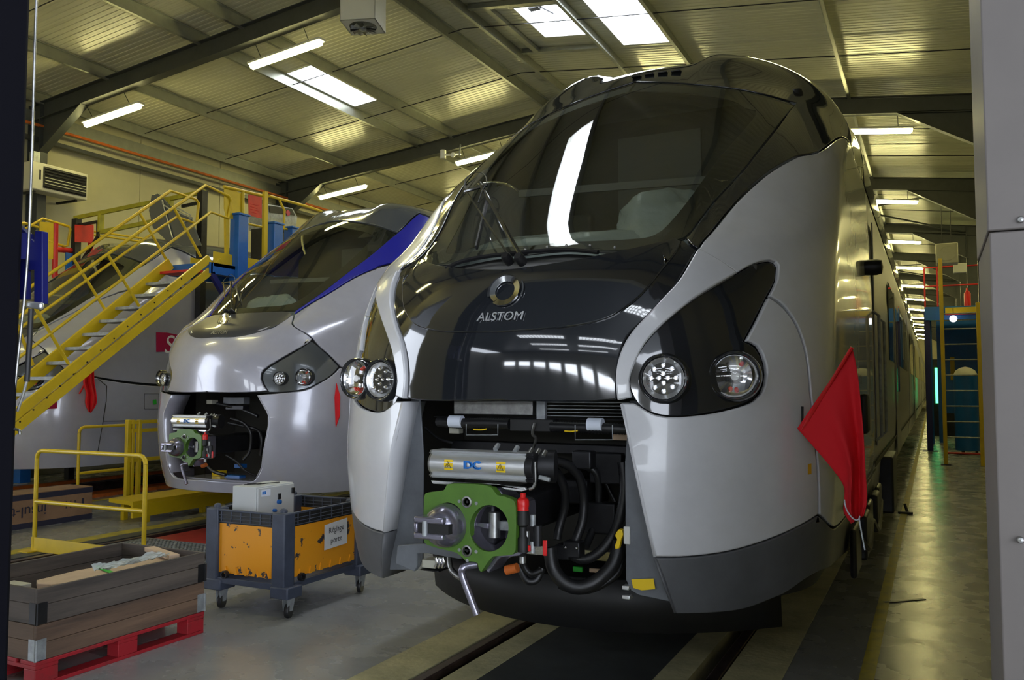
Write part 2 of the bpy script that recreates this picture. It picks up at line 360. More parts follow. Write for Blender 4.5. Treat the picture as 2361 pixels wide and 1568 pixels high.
for i, fy in enumerate(FRAMES):
    r = MB(CO); tf = .014; h = .32
    def ibeam(x0, z0, x1, z1):
        r.bar((x0, fy, z0 + h / 2), (x1, fy, z1 + h / 2), .012, h - .02, (0, 0, 1))
        r.bar((x0, fy, z0 + tf / 2), (x1, fy, z1 + tf / 2), .17, tf, (0, 0, 1)); r.bar((x0, fy, z0 + h), (x1, fy, z1 + h), .17, tf, (0, 0, 1))
    ibeam(XL + .1, zraf(XL + .1), XR, ZR); ibeam(XR, ZR, 1.2, zraf(1.2)); 
    if i > 2: ibeam(1.2, zraf(1.2), XE, zraf(XE))
    # tapered haunches
    for (xc, xm) in ((XL + .15, XL + 1.5), (1.15, -.45)):
        zc, zm = zraf(xc), zraf(xm)
        r.prism([(xc, fy - .006, zc - .75), (xc, fy - .006, zc + .05), (xm, fy - .006, zm + .05), (xm, fy - .006, zm)], (0, .012, 0))
        r.bar((xc, fy, zc - .75), (xm, fy, zm), .17, tf)
    r.build('rafter', 'rafter_paint', ceiling)
    c = MB(CO)
    for xc in (XL + .2, 1.25):
        c.box((xc - .16, fy - .008, 0), (xc + .16, fy + .008, zraf(xc) + .3)); c.box((xc - .17, fy - .09, 0), (xc - .155, fy + .09, zraf(xc) + .3)); c.box((xc + .155, fy - .09, 0), (xc + .17, fy + .09, zraf(xc) + .3))
    c.build('column', 'rafter_paint', ceiling)
    if i < 13:
        for k, dy in enumerate((2.3, 4.6)):
            sr = MB(CO); y = fy + dy
            sr.tube([(XL + .2, y, zraf(XL + .2) + SH - .14), (XR, y, ZR + SH - .14)], .01, 5); sr.tube([(XR, y, ZR + SH - .14), (XE, y, zraf(XE) + SH - .14)], .01, 5)
            sr.build('sag_rod', 'dark_metal', ceiling)
# wind bracing in the bay beyond frame three
br = MB(CO)
for a, b in (((-5, 23.8), (1.1, 30.6)), ((1.1, 23.8), (-5, 30.6)), ((-5, 37.4), (1.1, 44.2)), ((1.1, 37.4), (-5, 44.2))): br.bar((a[0], a[1], zraf(a[0]) + .1), (b[0], b[1], zraf(b[0]) + .1), .05, .05)
br.build('wind_brace', 'rafter_paint', ceiling)
# walls
wl = empty('wall_left', (XL, YF, 0)); tag(wl, kind='structure')
b0 = None; y = YF - .9
while y < YB:
    if b0 is None: b0 = MB((XL, y, 0)).box((XL - .08, y + .006, 0), (XL, y + 2.294, zraf(XL) + SH + .06)).build('cladding_panel', 'wall_panel', wl, bevel=.006, seg=1, loc=(0, y - YF, 0))
    else: o = b0.copy(); COL.objects.link(o); o.location = (0, y - YF, 0)
    y += 2.3
MB((XL, YF, 0)).box((XL - .12, YF - .9, 0), (XL - .085, YB, 7.4)).build('backing', 'rafter_paint', wl)
MB().box((XE, YF, 0), (XE + .1, YB, 7)).build('wall_right', 'wall_panel', kind='structure')
MB().box((XL - .1, YB, 0), (XE + .1, YB + .1, 8.2)).build('wall_back', 'wall_panel', kind='structure')
wf = MB()
D1, D2, D3, DH = (-3.49, .112), (-9.1, -5.5), (-14.3, -10.7), 5.0
xs = [XL - .4, D3[0], D3[1], D2[0], D2[1], D1[0]]
for a, b in ((xs[0], xs[1]), (xs[2], xs[3]), (xs[4], xs[5] - .35), (.55, XE + .2)): wf.box((a, YF - .05, 0), (b, YF + .12, 8.3))
for a, b in (D3, D2, (D1[0] - .35, D1[1] + .45)): wf.box((a, YF - .05, DH), (b, YF + .12, 8.3))
wf.build('wall_front', 'wall_panel', kind='structure')
d1 = empty('door_1', (D1[1], 1.97, 0)); tag(d1, kind='structure')
zj = atY(2300, 532, 1.97).z
jb = MB((D1[1], 1.97, 0)); jb.box((D1[1], 1.97, 0), (.56, 2.42, zj - .002)); jb.build('lower_casing', 'pillar_paint', d1, bevel=.003)
jb = MB((D1[1], 1.97, 0)); jb.box((D1[1] - .003, 1.966, zj), (.56, 2.42, DH + .1)); jb.build('upper_casing', 'pillar_paint', d1, bevel=.003)
for py in (507, 1245):
    q = atY(2353, py, 1.966); MB((D1[1], 1.97, 0)).lathe(q, (0, -1, 0), [(.007, -.002), (.007, .003), (.005, .006), (.0005, .007)], 12).build('bolt', 'steel', d1, smooth=40)
d2 = empty('door_2', (D1[0], 2.3, 0)); tag(d2, kind='structure')
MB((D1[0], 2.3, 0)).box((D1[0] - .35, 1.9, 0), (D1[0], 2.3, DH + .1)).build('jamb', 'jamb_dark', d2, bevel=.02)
MB((D1[0], 2.3, 0)).box((D1[0] - .012, 2.08, 0), (D1[0] + .02, 2.11, DH)).build('jamb_seal', 'dark_metal', d2)
# eaves: orange gas pipe, dark cable tray, grey gutter trim
tr = MB().tube([(XL + .35, YF + .2, 6.62), (XL + .35, YB, 6.62)], .03, 8); tr.build('trim_1', 'orange_paint', kind='structure', smooth=40)
MB().box((XL + .15, YF + .2, 6.35), (XL + .27, YB, 6.42)).build('trim_2', 'rafter_paint', kind='structure')
MB().box((XL + .0, YF + .2, 6.68), (XL + .12, YB, 6.95)).build('trim_3', 'purlin_steel', kind='structure')
# the neighbouring hall behind the photographer, seen mirrored in the paintwork
nb = empty('trim_4', (0, -6, 8.6)); tag(nb, kind='structure')
n = MB((0, -6, 8.6)); 
XP = ((-9.0, -3.2), (-1.4, 4.6)); YP = ((-4.6, -3.0), (-14.6, -13.0), (-20.6, -19.0), (-27.0, -25.4))
for y0, y1 in ((-3.0, 1.9), (-13.0, -4.6), (-19.0, -14.6), (-25.4, -20.6), (-32, -27.0)): n.box((-20, y0, 8.6), (12, y1, 8.7))
for y0, y1 in YP:
    xp = XP if y0 < -5 else ((1.6, 5.0),)
    ed = [-20] + [x for q in xp for x in q] + [12]
    for x0, x1 in zip(ed[::2], ed[1::2]): n.box((x0, y0, 8.6), (x1, y1, 8.7))
n.build('canopy_sheet', 'rafter_paint', nb)
for y0, y1 in YP:
    for x0, x1 in (XP if y0 < -5 else ((1.6, 5.0),)):
        MB((0, -6, 8.6)).box((x0, y0, 8.66), (x1, y1, 8.68)).build('canopy_pane', 'canopy_glazing', nb)
        g = MB((0, -6, 8.6))
        for k in range(0, 15): x = x0 + (x1 - x0) * k / 14; g.box((x - .025, y0, 8.56), (x + .025, y1, 8.62))
        for k in range(1, 3): g.box((x0, y0 + k * .53 - .02, 8.56), (x1, y0 + k * .53 + .02, 8.62))
        g.build('glazing_bars', 'rafter_paint', nb)
# end walls and windows of that hall, unseen, added for the reflections; crates
bwl = MB((0, -6, 8.6)); bwl.box((-24, -32.2, 0), (16, -32, 8.7)); bwl.box((-24.2, -32.2, 0), (-24, -13, 8.7)); bwl.build('end_wall', 'dark_wall', nb)
for k in range(9): x = -19 + k * 3.6; MB((0, -6, 8.6)).box((x, -31.99, 4.6), (x + 2.6, -31.97, 5.6)).build('end_window', 'canopy_glazing', nb)
for k in range(6): x = -14 + k * 4.3; MB((0, -6, 8.6)).box((x, -24 - (k % 2) * 4, 0), (x + 2.4, -22 - (k % 2) * 4, 1.6 + .5 * (k % 3))).build('parked_crate', 'concrete_dark', nb)
# ------------------------------------------------------------------ strip lamps
def lamp(x, fy, k):
    z = zraf(x) - .2; sl = .1 if x < XR else -.12; L = .76
    r = empty('strip_lamp', (x, fy, z)); d = Vector((1, 0, sl)).normalized(); o = Vector((x, fy, z))
    MB(o).bar(o - d * L, o + d * L, .17, .04).build('housing', 'white_plastic', r, bevel=.012)
    t = MB(o)
    a = o - d * (L - .02) - Vector((0, 0, .045)); b = o + d * (L - .02) - Vector((0, 0, .045))
    t.tube([a, a + d * .03, b - d * .03, b], [.03, .055, .055, .03], 10).build('diffuser', 'lamp_tube', r, smooth=50)
    for s in (-.5, .5): p = o + d * s; MB(o).tube([p, (p.x, p.y - .16, zraf(p.x) + .01)], .006, 5).build('hanger', 'dark_metal', r)
    return r
LX = {-13.4: 'by the left wall', -9.3: 'over the stairs side', -5.0: 'above the middle aisle', -.95: 'above the right aisle', 2.9: 'side bay'}  # side bay row is unseen, added to light the train's right flank
names = ['first', 'second', 'third', 'fourth', 'fifth', 'sixth', 'seventh', 'eighth', 'ninth', 'tenth', 'eleventh', 'twelfth', 'thirteenth', 'fourteenth']
for x, wh in LX.items():
    base = None
    for i, fy in enumerate(FRAMES):
        if (i < 2 and -6 < x < -4) or (i == 0 and -6 < x < 2) or (x > 2 and (i > 9 or i < 3)): continue
        if base is None: o = base = lamp(x, fy + .24, i)
        else:
            o = copy_tree(base); o.location = (x, fy + .24, zraf(x) - .2)
        tag(o, 'lit white strip lamp under the %s roof frame from the door, %s' % (names[i], {-13.4: 'nearest the left wall', -9.3: 'left of the ridge', -5.0: 'over the black-nosed train', -.95: 'over the right-hand aisle', 2.9: 'added side-bay fill light'}[x]), 'lamp', 'strip lamps under the roof frames')
# ================================================================== TRAIN NOSE SURFACE
# rows of the shape: (v, y0, z0 on the centreline, half width W, ye, ze where the curve meets the flank, exponent)
ROWS = [(0.00, .12, .50, 1.38, 1.22, .50, 2.1), (.10, .06, .75, 1.42, 1.16, .75, 2.1), (.20, .04, .95, 1.44, 1.13, .95, 2.1),
        (.35, .03, 1.30, 1.46, 1.10, 1.30, 2.1), (.47, .07, 1.60, 1.46, 1.10, 1.60, 2.1), (.55, .075, 1.82, 1.46, 1.20, 1.88, 2.1),
        (.62, .105, 2.02, 1.46, 1.30, 2.15, 2.05), (.68, .16, 2.18, 1.46, 1.45, 2.42, 2.0), (.73, .24, 2.30, 1.45, 1.65, 2.62, 2.0), (.76, .46, 2.42, 1.45, 1.8, 2.75, 2.0),
        (.85, 1.30, 3.10, 1.44, 2.15, 3.10, 2.1), (.95, 2.22, 3.88, 1.43, 2.95, 3.36, 2.1), (1.05, 2.78, 4.27, 1.42, 3.45, 3.44, 2.3),
        (1.15, 3.50, 4.31, 1.42, 3.90, 3.43, 2.6), (1.25, 4.30, 4.33, 1.42, 4.30, 3.47, 2.9)]
YR = 4.3
def pch(k, v):
    R = ROWS; v = max(R[0][0], min(R[-1][0], v)); i = 0
    while i < len(R) - 2 and v > R[i + 1][0]: i += 1
    def sl(j):
        if j <= 0: return (R[1][k] - R[0][k]) / (R[1][0] - R[0][0])
        if j >= len(R) - 1: return (R[-1][k] - R[-2][k]) / (R[-1][0] - R[-2][0])
        a = (R[j][k] - R[j - 1][k]) / (R[j][0] - R[j - 1][0]); b = (R[j + 1][k] - R[j][k]) / (R[j + 1][0] - R[j][0])
        return 0 if a * b <= 0 else 2 * a * b / (a + b)
    h = R[i + 1][0] - R[i][0]; t = (v - R[i][0]) / h; a, b = R[i][k], R[i + 1][k]; m0, m1 = sl(i) * h, sl(i + 1) * h
    return a * (2 * t ** 3 - 3 * t * t + 1) + m0 * (t ** 3 - 2 * t * t + t) + b * (-2 * t ** 3 + 3 * t * t) + m1 * (t ** 3 - t * t)
ROOFDIP = True
def S(t, v):
    s = -1 if t < 0 else 1; t = abs(t)
    y0, z0, W, ye, ze, n = (pch(k, v) for k in range(1, 7))
    if t <= 1:
        th = t * math.pi / 2; a = math.sin(th) ** (2 / n) if n > 2 else math.sin(th); a = math.sin(th)
        b = 1 - max(0., 1 - a ** n) ** (1 / n)
        p = Vector((s * W * a, y0 + (ye - y0) * b, z0 + (ze - z0) * b))
        if v > .97 and ROOFDIP:
            u = abs(p.x); k = min(1, (v - .97) / .05)
            q = 1 / (1 + math.exp((u - .42) / .035)); p.z -= .085 * k * q
        return p
    return Vector((s * W, ye + (YR - ye) * (t - 1), ze))
def SN(t, v):
    e = 2e-3; a = S(t + e, v) - S(t - e, v); b = S(t, min(1.249, v + e)) - S(t, max(.001, v - e)); n = b.cross(a)
    if n.length < 1e-12: return Vector((0, -1, 0))
    n.normalize()
    return n if n.dot(Vector((S(t, v).x * .8, -1.2, .6))) > 0 or n.z > .5 else -n
GT, GV = 240, 150
_vs = []; _fs = []
for j in range(GV + 1):
    for i in range(GT + 1): _vs.append(S(4. * i / GT - 2, 1.25 * j / GV))
for j in range(GV):
    for i in range(GT): a = j * (GT + 1) + i; _fs.append((a, a + 1, a + GT + 2, a + GT + 1))
TREE = BVHTree.FromPolygons(_vs, _fs)
class Train:
    def __init__(s, loc): s.o = Vector(loc)
    def tv(s, x, y):
        """pixel of the photograph -> surface parameters on the right half"""
        d = ray(x, y).normalized(); loc, n, idx, dist = TREE.ray_cast(CAM - s.o, d)
        if loc is None:
            # nearest point to the ray
            best = None
            for q in range(20, 200):
                p = CAM - s.o + d * (q * .1); r = TREE.find_nearest(p)
                if r[0] is not None and (best is None or r[3] < best[3]): best = r
            loc, n, idx, dist = best
        j, i = divmod(idx, GT); bt = (1e9, 0, 0)
        for a in range(9):
            for b in range(9):
                t = 4. * (i + a / 8) / GT - 2; v = 1.25 * (j + b / 8) / GV; dd = (S(t, v) - loc).length
                if dd < bt[0]: bt = (dd, t, v)
        return (bt[1], bt[2])
def _cv(s, y):
    for i in range(1250):
        v = i / 1000; p = S(0, v) + s.o - CAM
        if CY - FP * p.dot(UP) / p.dot(FW) <= y: return v
    return .96
Train.cv = _cv
def poly_tv(tr, ctl, step=.012):
    """ctl: (x, y) pixel smooth, (x, y, 1) pixel corner, ('v', v) centreline, ('tv', t, v[, 1])"""
    pts = []; cor = []
    for c in ctl:
        if c[0] == 'c': pts.append(Vector((0, tr.cv(c[1])))); cor.append(True)
        elif c[0] == 'v': pts.append(Vector((0, c[1]))); cor.append(True)
        elif c[0] == 'tv': pts.append(Vector((c[1], c[2]))); cor.append(len(c) > 3)
        else: pts.append(Vector(tr.tv(c[0], c[1]))); cor.append(len(c) > 2)
    N = len(pts); out = []
    for i in range(N):
        b = pts[i]; c = pts[(i + 1) % N]; a = b if cor[i] else pts[i - 1]; d = c if cor[(i + 1) % N] else pts[(i + 2) % N]
        n = max(1, int((c - b).length / step))
        for k in range(n):
            t = k / n; out.append(.5 * ((2 * b) + (c - a) * t + (2 * a - 5 * b + 4 * c - d) * t * t + (3 * b - a - 3 * c + d) * t ** 3))
    return out
def inside(p, poly):
    c = False; n = len(poly); j = n - 1
    for i in range(n):
        a, b = poly[i], poly[j]
        if (a.y > p.y) != (b.y > p.y) and p.x < (b.x - a.x) * (p.y - a.y) / (b.y - a.y) + a.x: c = not c
        j = i
    return c
def fill(poly, st=.035):
    x0 = min(p.x for p in poly); x1 = max(p.x for p in poly); y0 = min(p.y for p in poly); y1 = max(p.y for p in poly)
    pts = list(poly); n = len(poly); free = []; sy = st * .6
    cell = {}
    for p in poly: cell.setdefault((int(p.x / st), int(p.y / sy)), []).append(p)
    y = y0 + sy / 2; r = 0
    while y < y1:
        x = x0 + (st / 2 if r % 2 else 0)
        while x < x1:
            q = Vector((x, y)); kx, ky = int(x / st), int(y / sy)
            if all(((p.x - x) / st) ** 2 + ((p.y - y) / sy) ** 2 > .36 for a in (-1, 0, 1) for b in (-1, 0, 1) for p in cell.get((kx + a, ky + b), ())) and inside(q, poly): free.append(q)
            x += st
        y += sy; r += 1
    vs, es, fs, *_ = delaunay_2d_cdt(pts + free, [], [list(range(n))], 1, 1e-6)
    return vs, fs
def close_half(h):
    """right half outline starting and ending on the centreline -> full outline"""
    return h + [Vector((-p.x, p.y)) for p in reversed(h) if p.x > 1e-6]
def skin(name, m, parent, polys, off=0., th=.012, mirror=False, st=.035, bevel=.004, offf=None, **k):
    mb = MB()
    for poly in polys:
        if mirror: poly = [Vector((-p.x, p.y)) for p in poly]
        vs, fs = fill(poly, st); P = []; Q = []
        for q in vs:
            nn = SN(q.x, q.y); p = S(q.x, q.y); o = off if offf is None else offf(q.x, q.y); P.append(p + nn * o); Q.append(p + nn * (o - th))
        n = len(P); ed = {}
        for f in fs:
            for i in range(len(f)): ed[(f[i], f[(i + 1) % len(f)])] = 1
        mb.add(P + Q, [tuple(f) for f in fs] + [tuple(i + n for i in reversed(f)) for f in fs] + [(b, a, a + n, b + n) for a, b in ed if (b, a) not in ed])
    me = bpy.data.meshes.new(name); me.from_pydata([tuple(v) for v in mb.v], [], mb.f); me.update()
    bm = bmesh.new(); bm.from_mesh(me)
    if len(polys) > 1: bmesh.ops.remove_doubles(bm, verts=bm.verts, dist=1e-4)
    bmesh.ops.recalc_face_normals(bm, faces=bm.faces); bm.to_mesh(me); bm.free()
    me.materials.append(M[m]); o = bpy.data.objects.new(name, me); COL.objects.link(o); o.parent = parent
    me.shade_smooth(); me.set_sharp_from_angle(angle=math.radians(40))
    if bevel:
        bv = o.modifiers.new('bevel', 'BEVEL'); bv.width = bevel; bv.segments = 2; bv.limit_method = 'ANGLE'; bv.angle_limit = math.radians(60); bv.use_clamp_overlap = False
    return tag(o, **k)
def both(*a, **k):
    n = a[0]; return [skin(*a, **k), skin(*a, mirror=True, **k)]
# ------------------------------------------------------------------ TRAIN 1 (nearest, black nose)
Y1 = 3.64
t1 = empty('train', (T1X, Y1, 0)); tag(t1, 'white train with glossy black nose and red flag, nearest the right-hand aisle', 'train')
A = Train((T1X, Y1, 0))
L1 = [(1608, 572, 1), (1640, 530), (1690, 470), (1760, 405), (1830, 362), (1905, 335), ('tv', 1.02, 1.02), ('tv', 1.35, 1.04), ('tv', 2.0, 1.04, 1)]
GR = [(1578, 546, 1), (1640, 468), (1720, 380), (1790, 292), (1832, 242, 1)]
GTOP = [(1832, 242, 1), (1790, 228), (1700, 208), (1600, 197), (1500, 192)]
def cen(ctl, vend, tr=None):
    """outline of the right half; ctl starts on the centreline and ends with ('v', vend)"""
    p = poly_tv(tr or A, ctl); out = []
    seen = False
    for q in p:
        if q.x > 1e-5: seen = True
        out.append(Vector((max(q.x, 0), q.y)))
        if seen and abs(q.x) < 1e-6: break
    return out
h = cen([('c', 189), (1500, 189), (1600, 194), (1700, 205), (1790, 225), (1836, 238, 1), (1794, 294), (1724, 384), (1644, 472), (1582, 550, 1)] + L1 + [('tv', 2., 1.25, 1), ('v', 1.25)], 1.25)
skin('roof_shell', 'gloss_black', t1, [close_half(h)], off=.004, th=.03, st=.03)
h = cen([('c', 584), (1305, 573), (1400, 577), (1470, 571), (1545, 556)] + GR + GTOP[1:] + [('c', 192)], .95)
skin('windscreen', 'windscreen_glass', t1, [close_half(h)], off=0., th=.008, st=.03, bevel=0)
ho = cen([('c', 584), (1305, 573), (1400, 577), (1470, 571), (1545, 556)] + GR + GTOP[1:] + [('c', 192)], .95)
hi = cen([('c', 562), (1305, 554), (1440, 547), (1510, 536), (1562, 488), (1652, 368), (1744, 262), (1720, 246), (1690, 229), (1600, 214), (1500, 208), ('c', 208)], .93)
skin('windscreen_border', 'matt_black', t1, [ho + list(reversed(hi)), [Vector((-p.x, p.y)) for p in ho + list(reversed(hi))]], off=-.012, th=.006, st=.03, bevel=0)
hood_c = [('c', 624), (1300, 606), (1420, 583), (1500, 566), (1556, 552), (1572, 560, 1), (1560, 582), (1520, 632), (1480, 680), (1440, 712), (1400, 735), (1330, 752), (1250, 760), ('c', 766)]
h = cen(hood_c, .58); skin('hood', 'gloss_black', t1, [close_half(h)], off=.010, th=.018, st=.03, bevel=.006)
h = cen([('c', 645), (1300, 622), (1420, 602), (1500, 584), (1556, 566, 1), (1545, 553), (1470, 568), (1400, 574), (1305, 570), ('c', 580)], .7)
skin('scuttle_panel', 'matt_black', t1, [close_half(h)], off=-.04, th=.005, st=.03, bevel=0)
h = cen([('c', 632), (1300, 612), (1420, 592), (1500, 574), (1578, 552, 1), (1606, 574, 1), (1562, 650), (1525, 695), (1480, 740), (1445, 775), (1427, 820), (1419, 870), (1421, 920, 1), (1350, 926), (1250, 926), ('c', 922)], .46)
skin('nose_panel', 'gloss_black', t1, [close_half(h)], off=-.004, th=.02, st=.03, bevel=.006)
CHEEK = [(1610, 576, 1), (1697, 631, 1), (1640, 664), (1590, 697), (1530, 745), (1487, 794), (1462, 840), (1452, 880), (1457, 916, 1), (1425, 924, 1), (1420, 875), (1424, 835), (1436, 800), (1459, 765), (1494, 725), (1532, 686), (1568, 643)]
both('cheek_strip', 'white_paint', t1, [poly_tv(A, CHEEK)], off=.018, th=.05, st=.025, bevel=.008)
POD = [(1697, 631, 1), (1740, 609), (1775, 601), (1792, 614), (1789, 645), (1770, 682), (1738, 745), (1716, 786, 1), (1743, 800), (1762, 840), (1760, 885), (1735, 922), (1650, 948), (1560, 959), (1505, 952), (1470, 930), (1452, 885), (1460, 840), (1486, 793), (1530, 744), (1590, 696), (1640, 663)]
both('headlight_housing', 'gloss_black', t1, [poly_tv(A, POD, .012)], off=-.014, th=.03, st=.02, bevel=.004)
BUMP = [(1435, 930, 1), (1462, 930), (1505, 955), (1560, 962), (1650, 952), (1738, 926), (1764, 886), (1766, 840), (1747, 797), (1720, 786, 1), (1742, 745), (1772, 685, 1), (1805, 710), (1838, 760), (1858, 830), (1868, 930), (1880, 1050), (1885, 1186, 1), (1840, 1213), (1780, 1240), (1700, 1266), (1640, 1277), (1570, 1283), (1511, 1283, 1)]
bp_ = poly_tv(A, BUMP, .015); both('bumper', 'white_paint', t1, [bp_], off=.004, th=.03, st=.03, bevel=.008)
SK = [(1512, 1286, 1), (1570, 1286), (1640, 1280), (1700, 1269), (1780, 1243), (1840, 1216), (1886, 1190, 1), ('tv', 1.12, .172), ('tv', 2., .17, 1), ('tv', 2., .04, 1), ('tv', 1.4, .04), (1960, 1265), (1900, 1312), (1800, 1372), (1720, 1402), (1650, 1413), (1560, 1415, 1)]
both('skirt', 'skirt_grey', t1, [poly_tv(A, SK)], off=.002, th=.03, st=.04, bevel=.006)
SIDE = [(1612, 576, 1), (1644, 534), (1694, 474), (1764, 409), (1834, 366), (1907, 339), ('tv', 1.02, 1.008), ('tv', 1.35, 1.028), ('tv', 2., 1.028, 1), ('tv', 2., .178, 1), ('tv', 1.12, .18), (1889, 1186, 1), (1884, 1050), (1872, 930), (1862, 830), (1842, 758), (1809, 706), (1775, 681, 1), (1793, 645), (1796, 612), (1777, 598), (1738, 606), (1699, 629, 1)]
both('side_fairing', 'white_paint', t1, [poly_tv(A, SIDE)], off=.004, th=.03, st=.035, bevel=.006)
# dark inner shell behind the joints
ih = [Vector(q) for q in ((0, .475), (.5, .475), (.53, .3), (.60, .05), (1.99, .05), (1.99, .70), (1.2, .72), (.62, .72), (0, .70))]
def dens(p, st=.05):
    o = []
    for a, b in zip(p, p[1:] + p[:1]):
        n = max(1, int((b - a).length / st)); o += [a + (b - a) * (k / n) for k in range(n)]
    return o
q = dens(ih[:])[:]; q = [p for p in q if not (p.x < 1e-6 and .476 < p.y < .699)]
i0 = [k for k, p in enumerate(q) if p.x < 1e-6]
skin('inner_shell', 'matt_black', t1, [close_half(q)], off=-.055, th=.01, st=.05, bevel=0)
#print('CV', [(y, round(A.cv(y), 3)) for y in (189, 192, 208, 562, 584, 624, 766, 922)])
def on(tr, x, y, off=0.):
    """point on the nose under a pixel, in world coordinates, and the normal"""
    t, v = tr.tv(x, y); n = SN(t, v); return S(t, v) + n * off + tr.o, n
# ---- mouth returns, inner plates
def mouth_return(tr, root, pts, depth, inward, m, name='bumper_return', off=.004):
    """flange that runs back from the edge of the mouth; pts are surface parameters"""
    for s in (1, -1):
        mb = MB(); P = [S(p.x, p.y) + SN(p.x, p.y) * off for p in pts]
        Q = [Vector((p.x - inward, p.y + depth, p.z)) for p in P]; n = len(P)
        P = [Vector((s * p.x, p.y, p.z)) for p in P]; Q = [Vector((s * p.x, p.y, p.z)) for p in Q]
        mb.add(P + Q, [(i, i + 1, n + i + 1, n + i) for i in range(n - 1)])
        o = mb.build(name, m, root, smooth=50); so = o.modifiers.new('s', 'SOLIDIFY'); so.thickness = .012
edge = [Vector(A.tv(*p)) for p in ((1435, 930), (1450, 1000), (1470, 1090), (1490, 1190), (1511, 1283))]
mouth_return(A, t1, edge, .22, .0, 'white_paint')
edge2 = [Vector(A.tv(*p)) for p in ((1512, 1286), (1535, 1350), (1560, 1413))]
mouth_return(A, t1, edge2, .22, .0, 'skirt_grey', 'skirt_return', .002)
for s in (1, -1):
    pl = [(.60, 1.60), (.575, 1.3), (.575, .74), (.60, .69), (.64, .672), (.80, .655), (.76, .95), (.66, 1.60)]
    MB().prism([(s * x, .30 + .05 * (x - .57), z) for x, z in pl], (0, .012, 0)).build('mouth_plate', 'plate_grey', t1, bevel=.004)
tp = MB(t1.location); c = [atY(x, y, Y1 + .29) for x, y in ((1456, 1336), (1507, 1334), (1511, 1358), (1480, 1361), (1460, 1355))]; tp.prism(c, (0, -.003, 0)).build('tape_patch', 'yellow_plastic', t1)
W_ = t1.location
def LB(): return MB(t1.location)
def py_(x, y, dy): return atY(x, y, Y1 + dy)
# plough apron
pa = MB(); U = [-1.12 + 2.24 * i / 20 for i in range(21)]
f = lambda u: .82 + .42 * abs(u) ** 2.2
P = [Vector((u, f(u), .33)) for u in U] + [Vector((u, f(u) - .05, .62)) for u in U]
pa.add(P, [(i, i + 1, 22 + i, 21 + i) for i in range(20)]); o = pa.build('plough_apron', 'matt_black', t1, smooth=40); so = o.modifiers.new('s', 'SOLIDIFY'); so.thickness = .02
MB().box((-1.0, 1.32, .33), (1.0, 2.4, .37)).build('plough_floor', 'matt_black', t1)
# ---- headlamps
def headlamp(tr, root, x, y, kind, R, off=.0, tilt=.10):
    p, n = on(tr, x, y, off)
    for s in (1, -1):
        c = p - tr.o + n * .034; c = Vector((s * c.x, c.y, c.z)); ax = Vector((s * tilt, -1, .04)).normalized(); Z = Vector((0, 0, 1)); ux = Vector((1, 0, 0)); ux = (ux - ax * ux.dot(ax)).normalized(); uz = (Z - ax * Z.dot(ax)).normalized()
        b = MB().lathe(c, ax, [(R * 1.24, -.12), (R * 1.235, -.03), (R * 1.20, -.004), (R * 1.15, .006), (R * 1.10, .004), (R * 1.06, -.004), (R * 1.01, -.012), (R, -.03)], 36).build('headlamp', 'gloss_black', root, smooth=50)
        if kind == 'led':
            MB().lathe(c, ax, [(R, -.008), (R * .9, -.018), (R * .78, -.03)], 32).build('reflector_ring', 'aluminium', b, smooth=40)
            MB().lathe(c, ax, [(R * .8, -.03), (.0005, -.03)], 32).build('circuit_board', 'cab_dark', b)
            for q in ((0, 180), (-125, 125), (120, 130), (0, 65), (-170, 0), (-60, 5), (63, 5), (173, 7), (5, -65), (-115, -125), (127, -118), (7, -177)):
                d = c + ux * (q[0] / 230 * R * .8) + uz * (q[1] / 230 * R * .8)
                MB().lathe(d, ax, [(.0115, -.03), (.0135, -.014), (.011, -.006), (.006, -.012), (.0004, -.012)], 12).build('led', 'chrome', b, smooth=40)
        else:
            MB().lathe(c, ax, [(R, -.01), (R * .93, -.018), (R * .75, -.03), (R * .5, -.04), (R * .25, -.044)], 32).build('reflector', 'chrome', b, smooth=60)
            MB().lathe(c, ax, [(R * .27, -.044), (R * .27, -.02), (R * .2, -.012), (.0004, -.012)], 20).build('bulb_cap', 'steel', b, smooth=40)
            rf = MB()
            for a in (62, 250, 275):
                d = c + (ux * math.cos(math.radians(a)) + uz * math.sin(math.radians(a))) * R * .62 + ax * -.03; rf.ball(d, R * .11, 5)
            rf.build('amber_spot', 'red_lens', b, smooth=60)
        MB().lathe(c, ax, [(R * 1.01, -.012), (R * .8, -.004), (R * .4, .002), (.0004, .004)], 32).build('lens', 'lamp_glass', b, smooth=80)
headlamp(A, t1, 1527, 873, 'led', .097, -.004); headlamp(A, t1, 1688, 869, 'halogen', .10, -.004, .16)
